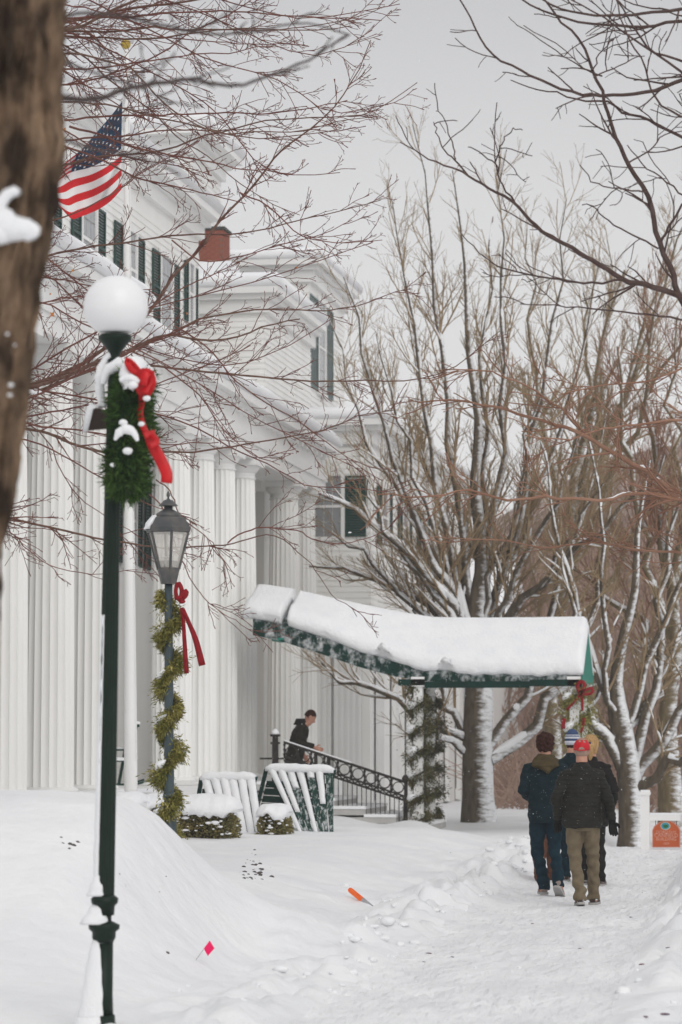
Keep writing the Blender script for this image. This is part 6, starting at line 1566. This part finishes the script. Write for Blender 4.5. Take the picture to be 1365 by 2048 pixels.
# 3: blond ponytail, black padded coat
def scrunch(T, hpt, hc):
    m = MB(); m.tube([hpt(-.095, -.03, .03), hpt(-.125, 0, .035), hpt(-.095, .03, .03)], .016, 8); m.build('hair_band', mat('hair_band_blue', (.03, .04, .10), .7), T, True)
fig('person', 'person with blond ponytail in a long black padded coat ahead of the red cap', place(1182, 35.2), R(-3), 1.03,
  dict(lean=.02, legs=(((-.07, .10, .48), (-.09, .14, .09), (-.09, .34, .02)), ((.10, .02, .48), (.12, -.06, .09), (.13, .14, .02))), head=(.005, .05, 1.665),
       arms=(((-.28, -.03, 1.15), (-.29, .05, .92)), ((.29, -.03, 1.15), (.25, .15, .98))), hands=(GLOVE, GLOVE), jm=BLACKC, tm=BLACKC, sm=SHOEB, hem=.70, jw=1.08, quilt=.10,
       extra=(('hair', lambda T, h, c: hairshell(T, h, HBL, 1.10, low=-.09, amp=.010, f=40, long=1)), ('band', scrunch))))
# 4: knitted hat, navy coat
def beanie(T, hpt, hc):
    WH = mat('hat_white', (.62, .63, .68), .9, (.5, .52, .6), 60); BL = mat('hat_blue', (.035, .06, .14), .9, (.05, .08, .17), 60)
    def band(us, m, nm, par):
        h = MB(); h.loft([[hpt(-.004 + rf * math.cos(a), rs_ * math.sin(a), u) for a in [2 * math.pi * j / 24 for j in range(24)]] for u, rf, rs_ in us]); return h.build(nm, m, par, True)
    c = band(((.095, .097, .080), (.12, .080, .066), (.145, .055, .046), (.16, .03, .026), (.165, .008, .008)), BL, 'knitted_hat', T)
    band(((-.03, .106, .086), (.005, .113, .093), (.02, .110, .09)), WH, 'hat_band', c); band(((.021, .111, .091), (.045, .110, .09)), BL, 'hat_band', c); band(((.046, .111, .091), (.07, .107, .088)), WH, 'hat_band', c); band(((.071, .106, .087), (.082, .103, .084)), BL, 'hat_band', c); band(((.083, .104, .086), (.094, .098, .081)), WH, 'hat_band', c)
fig('person', 'person in blue and white knitted hat and navy coat at the front of the group', place(1146, 36.0), R(2), 1.05,
  dict(lean=.02, legs=(((-.08, .08, .48), (-.09, .02, .09), (-.09, .2, .02)), ((.09, .08, .48), (.10, .12, .09), (.10, .32, .02))),
       arms=(((-.27, -.03, 1.15), (-.2, .15, .98)), ((.28, -.03, 1.15), (.22, .12, .95))), hands=(GLOVE, GLOVE), jm=NAVY, tm=JEAN, sm=SHOEB, hem=.78, jw=1.05,
       extra=(('hair', lambda T, h, c: hairshell(T, h, HB, .92, low=-.07, amp=.004)), ('hat', beanie))))
# 5: the man on the steps, head bowed, facing the street
def pj():
    p = at(600, 1500, 55.2)
    def collar(T, hpt, hc):
        h = MB(); h.loft([ell(0, .07, 1.47, .11, .10, 18), ell(0, .09, 1.53, .095, .09, 18), ell(0, .105, 1.58, .085, .085, 18)]); fuse('collar', h, .01, GLOVE, T, 2)
    fig('person', 'short-haired person in dark jacket with bowed head coming down the steps by the railing', (p.x - .10, 55.2, .37), R(-80), 1.14,
      dict(lean=.13, head=(0, .26, 1.60), face=(0, .8, -.6), legs=(((-.09, .22, .52), (-.08, .12, .10), (-.08, .32, .02)), ((.09, .10, .48), (.09, -.05, .25), (.09, .10, .18))),
       arms=(((-.25, -.02, 1.15), (-.18, .16, .95)), ((.25, .06, 1.18), (.22, .34, 1.08))), hands=(SKIN, SKIN), hdir=((0, .3, -1), (0, 1, -.3)), jm=mat('dark_jacket', (.012, .0105, .006), .75, (.021, .018, .011), 6, spec=.1), tm=BLACKC, sm=SHOEB, hem=.76, jw=1.12,
       extra=(('hair', lambda T, h, c: hairshell(T, h, HB, .94, low=.0, amp=.003)), ('c', collar))))
pj()

# ------------------------------------------------------------------ brown dog beyond the walkers
def dog():
    T = thing('dog', 'brown dog standing on the path beyond the legs of the walkers', 'dog', place(1087, 36.4), R(8))
    m = MB()
    def r_(y, z, w_, h): return [(w_ * math.cos(a), y, z + h * math.sin(a)) for a in [2 * math.pi * j / 16 for j in range(16)]]
    m.loft([r_(-.36, .48, .05, .06), r_(-.30, .48, .11, .12), r_(-.15, .47, .12, .115), r_(.05, .46, .13, .14), r_(.2, .47, .14, .17), r_(.30, .50, .11, .15), r_(.36, .54, .07, .09)])
    m.tube([(0, .26, .56), (0, .38, .66), (0, .44, .73)], [.10, .08, .075], 12)
    m.loft([[(w_ * math.cos(a), y, z + h * math.sin(a)) for a in [2 * math.pi * j / 12 for j in range(12)]] for y, z, w_, h in ((.36, .74, .05, .05), (.42, .75, .075, .075), (.50, .74, .065, .06), (.56, .72, .04, .038), (.64, .705, .035, .03), (.68, .70, .02, .02))])
    for q in (-1, 1):
        m.tube([(q * .05, .40, .80), (q * .085, .40, .78), (q * .10, .42, .70)], [.025, .028, .012], 8)
        m.tube([(q * .08, .24, .44), (q * .085, .21, .30), (q * .085, .23, .16), (q * .085, .23, .04), (q * .085, .27, .02)], [.07, .045, .03, .027, .032], 10)
        m.tube([(q * .08, -.24, .46), (q * .09, -.16, .33), (q * .09, -.31, .17), (q * .09, -.28, .04), (q * .09, -.24, .02)], [.095, .075, .032, .027, .032], 10)
    m.tube([(0, -.34, .52), (0, -.44, .46), (0, -.50, .34), (0, -.54, .27)], [.035, .03, .024, .012], 8)
    fuse('body', m, .012, mat('dog_fur', (.10, .035, .02), .8, (.16, .065, .035), 14, .004, 60), T, 3, lambda co: .008 * n3(co, (16, 16, 24), 4))
    c = MB(); c.tube([(.085 * math.cos(a), .37 + .03 * math.sin(a), .65 + .05 * math.sin(a)) for a in [2 * math.pi * j / 12 for j in range(13)]], .011, 6); c.build('dog_collar', REDC, T)
dog()

# ------------------------------------------------------------------ hanging orange sign
def sign():
    Y = 47.0; s = Y / F; T = thing('hanging_sign', 'small orange plaque with blue oval hanging from a white post at the right', 'sign')
    def q(px, py, dy=0): return at(px, py, Y + dy)
    def bx(name, x0, x1, y0, y1, dy, th, m, par=T):
        a, b = q(x0, y1), q(x1, y0); o = MB(); o.box(a.x, b.x, Y + dy, Y + dy + th, a.z, b.z); return o.build(name, m, par)
    bx('post', 1283, 1299, 1590, 1730, -.07, .14, WHITE2); bx('post_cap', 1281, 1301, 1584, 1590, -.09, .18, WHITE2); bx('post_snow', 1282, 1300, 1580, 1584, -.08, .16, SNOWF)
    bx('crossbar', 1299.5, 1420, 1630, 1641, -.04, .08, WHITE2); bx('crossbar_snow', 1300, 1400, 1626, 1629.7, -.045, .09, SNOWF)
    bx('post', 1366, 1381, 1592, 1730, -.07, .13, WHITE2); bx('post_snow', 1363, 1384, 1586, 1592, -.08, .16, SNOWF)
    out = [(1305, 1695), (1361, 1695), (1361, 1660), (1357, 1652), (1349, 1645), (1341, 1641.5), (1326, 1641.5), (1318, 1645), (1309, 1652), (1305, 1660)]
    ORG = mat('sign_orange', (.50, .105, .03), .5, (.44, .09, .028), 3); EDG = mat('sign_edge', (.56, .26, .20), .6); PAL = mat('sign_letter', (.62, .34, .26), .6)
    def poly(name, pts, y0, y1, m, par):
        o = MB(); o.loft([[Vector((p.x, Y + yy, p.z)) for p in [q(a, b) for a, b in pts]] for yy in (y0, y1)]); return o.build(name, m, par)
    pl = poly('plaque', out, -.015, .015, EDG, T)
    cx, cy = 1333, 1669; poly('plaque_face', [(cx + (a - cx) * .93, cy + (b - cy) * .93) for a, b in out], -.0185, -.0155, ORG, pl)
    def oval(name, rx, ry, y0, y1, m): return poly(name, [(1331.5 + rx * math.cos(t), 1652 - ry * math.sin(t)) for t in [2 * math.pi * k / 20 for k in range(20)]], y0, y1, m, pl)
    oval('emblem_ring', 10, 8, -.0215, -.019, mat('emblem_ring', (.62, .52, .36), .6)); oval('emblem_blue', 8.8, 6.9, -.0245, -.022, mat('emblem_blue', (.04, .26, .36), .5, (.1, .36, .42), 9))
    poly('emblem_tree', [(1332 + 5.4 * math.cos(t) * (1 + .1 * math.sin(3 * t)), 1652.5 - 3.6 * math.sin(t)) for t in [2 * math.pi * k / 16 for k in range(16)]], -.0275, -.025, mat('emblem_green', (.02, .12, .03), .6), pl)
    for txt, py, sz in (('DOROTHY', 1667, 6.0), ('CANFIELD', 1674, 7.6), ('BUILDING', 1681, 6.6), ('1829', 1689, 4.6)):
        cu = bpy.data.curves.new('lettering', 'FONT'); cu.body = txt; cu.size = sz * s * 1.35; cu.align_x = 'CENTER'; cu.extrude = .001; cu.materials.append(PAL)
        o_ = bpy.data.objects.new('lettering', cu); COL.objects.link(o_); dg = DG(); dg.update(); lme = bpy.data.meshes.new_from_object(o_.evaluated_get(dg)); bpy.data.objects.remove(o_)
        o = ob('lettering', lme, None, pl); p = q(1333, py); o.location = (p.x, Y - .021, p.z); o.rotation_euler = (R(90), 0, 0)
    for px in (1312, 1354):
        o = MB(); a, b = q(px, 1641), q(px, 1650); o.tube([(a.x, Y - .02, a.z), (b.x, Y - .02, b.z)], .006, 5); o.build('hook', IRON, T)
    rebase(T, (q(1291, 1705).x, Y, 0))
sign()

# ------------------------------------------------------------------ markers in the snow
def hitY(px, py):
    d = ray(px, py); t = 14.0
    while t < 60:
        p = Vector((0, 0, CAMZ)) + d * (t / d.y)
        if p.z < gz(p.x, p.y): return p.y
        t += .04
    return 30.0
def markers():
    Y = hitY(742, 1812); a, b, c = at(701, 1780, Y), at(724, 1799, Y), at(748, 1816, Y); T = thing('marker_stake', 'leaning wooden stake with fluorescent orange top in the snow', 'stake')
    d = (c - a).normalized(); sd = Vector((d.z, 0, -d.x)) * .026; f = Vector((0, .012, 0))
    def seg(name, p, q_, w0, w1, m):
        o = MB(); o.loft([[p - sd * w0 - f, p + sd * w0 - f, p + sd * w0 + f, p - sd * w0 + f], [q_ - sd * w1 - f, q_ + sd * w1 - f, q_ + sd * w1 + f, q_ - sd * w1 + f]]); return o.build(name, m, T)
    OR = mat('orange_paint', (.78, .11, .02), .5, (.85, .16, .03), 20)
    seg('painted_top', a, b, 1, 1, OR); seg('painted_tip', a - d * .02, a, .55, 1, OR); seg('bare_wood', b, c + d * .1, 1, .45, mat('weathered_wood', (.30, .29, .30), .8, (.42, .42, .44), 12, stretch=(1, 1, 4)))
    rebase(T, (c.x, Y, gz(c.x, Y)))
    Y = 24.4; Y = hitY(398, 1925) ; T = thing('utility_flag', 'small neon pink utility flag on a wire in the snow', 'marker flag')
    P = [at(420, 1881, Y), at(429, 1897, Y), at(416, 1912, Y), at(408, 1897, Y)]; o = MB(); o.loft([[p + Vector((0, -.002, 0)) for p in P], [p + Vector((0, .002 + .01 * (k % 2), 0)) for k, p in enumerate(P)]]); o.build('pennant', mat('neon_pink', (.85, .01, .12), .5), T)
    o = MB(); o.tube([at(420, 1882, Y), at(408, 1898, Y), at(384, 1932, Y), at(370, 1960, Y)], .0013, 4); o.build('wire', IRON, T); rebase(T, (at(384, 1932, Y).x, Y, gz(at(384, 1932, Y).x, Y)))
    # dark stalks and stones poking through the drifts
    rs = random.Random(4)
    DK = mat('dead_stalks', (.05, .045, .04), .9, (.12, .10, .09), 20)
    m = MB()
    def hit(px, py):
        """ground point on the ray, marched"""
        d = ray(px, py); t = 14.0
        while t < 60:
            p = Vector((0, 0, CAMZ)) + d * (t / d.y)
            if p.z < gz(p.x, p.y): return p
            t += .08
        return None
    for (px, py, n, sx, sy, r) in ((135, 1690, 26, 18, 6, .017), (245, 1745, 14, 10, 5, .014), (270, 1780, 16, 22, 6, .010), (505, 1735, 34, 16, 12, .016), (515, 1752, 14, 12, 7, .02), (330, 1755, 3, 6, 3, .008), (45, 1910, 3, 4, 2, .008), (330, 1904, 2, 2, 2, .012)):
        for k in range(n):
            p = hit(px + rs.gauss(0, sx), py + rs.gauss(0, sy))
            if p is None: continue
            rr = r * rs.uniform(.3, 1.2); blob(m, p + Vector((0, 0, rr * .1)), rr, 6, k, (1.3, 1, .8))
    o = m.build('dead_stalks', DK, kind='stuff'); o['label'] = 'dark dead stalks and clods poking through the drifts'; o['category'] = 'debris'
    m = MB()
    for (px, py, r) in ((858, 1908, .02), (848, 1925, .012), (905, 1915, .012), (1338, 1897, .018), (1285, 1930, .02), (1262, 1835, .012), (1330, 2030, .022), (1290, 2035, .015), (1065, 1848, .01), (1160, 1898, .012)):
        p = hit(px, py)
        if p: blob(m, p + Vector((0, 0, .004)), r, 6, px, (1.5, .6, .4))
    o = m.build('leaf_litter', mat('litter', (.18, .05, .04), .9, (.10, .08, .12), 20), kind='stuff'); o['label'] = 'scraps of leaf and bark dropped on the trodden snow'; o['category'] = 'litter'
markers()

# ------------------------------------------------------------------ snowflakes in the air
def flakes():
    n = 3200; rs = np.random.RandomState(2); Y = rs.uniform(22, 62, n); px = rs.uniform(-40, 1400, n); py = rs.uniform(-20, 2000, n)
    tet = np.array([[1, 0, 0], [-1, 0, 0], [0, 1, 0], [0, -1, 0], [0, 0, 1], [0, 0, -1]], float); tf = np.array([[0, 2, 4], [2, 1, 4], [1, 3, 4], [3, 0, 4], [2, 0, 5], [1, 2, 5], [3, 1, 5], [0, 3, 5]])
    C = np.array([list(at(a, b, y)) for a, b, y in zip(px, py, Y)]); ok = C[:, 2] > .4; C = C[ok]; n = len(C); r = rs.uniform(.0022, .0048, n)
    V = (C[:, None, :] + tet[None] * r[:, None, None]).reshape(-1, 3); T = (np.arange(n)[:, None, None] * 6 + tf[None]).reshape(-1, 3)
    o = ob('falling_snow', fastmesh('falling_snow', V, np.zeros((0, 4), int), T), SNOWF, kind='stuff'); o['label'] = 'light snowflakes drifting through the air'; o['category'] = 'snowflakes'
flakes()

# ------------------------------------------------------------------ snowy air
def haze():
    m = bpy.data.materials.new('snowy_air'); m.use_nodes = True; t = m.node_tree; t.nodes.clear()
    v = t.nodes.new('ShaderNodeVolumePrincipled'); v.inputs['Color'].default_value = (.97, .97, .985, 1); v.inputs['Density'].default_value = .0006; v.inputs['Anisotropy'].default_value = .0
    o_ = t.nodes.new('ShaderNodeOutputMaterial'); t.links.new(v.outputs[0], o_.inputs['Volume'])
    b = MB(); b.box(-128, 168, -12, 440, -3.2, 36); b.build('haze', m, kind='stuff')
haze()
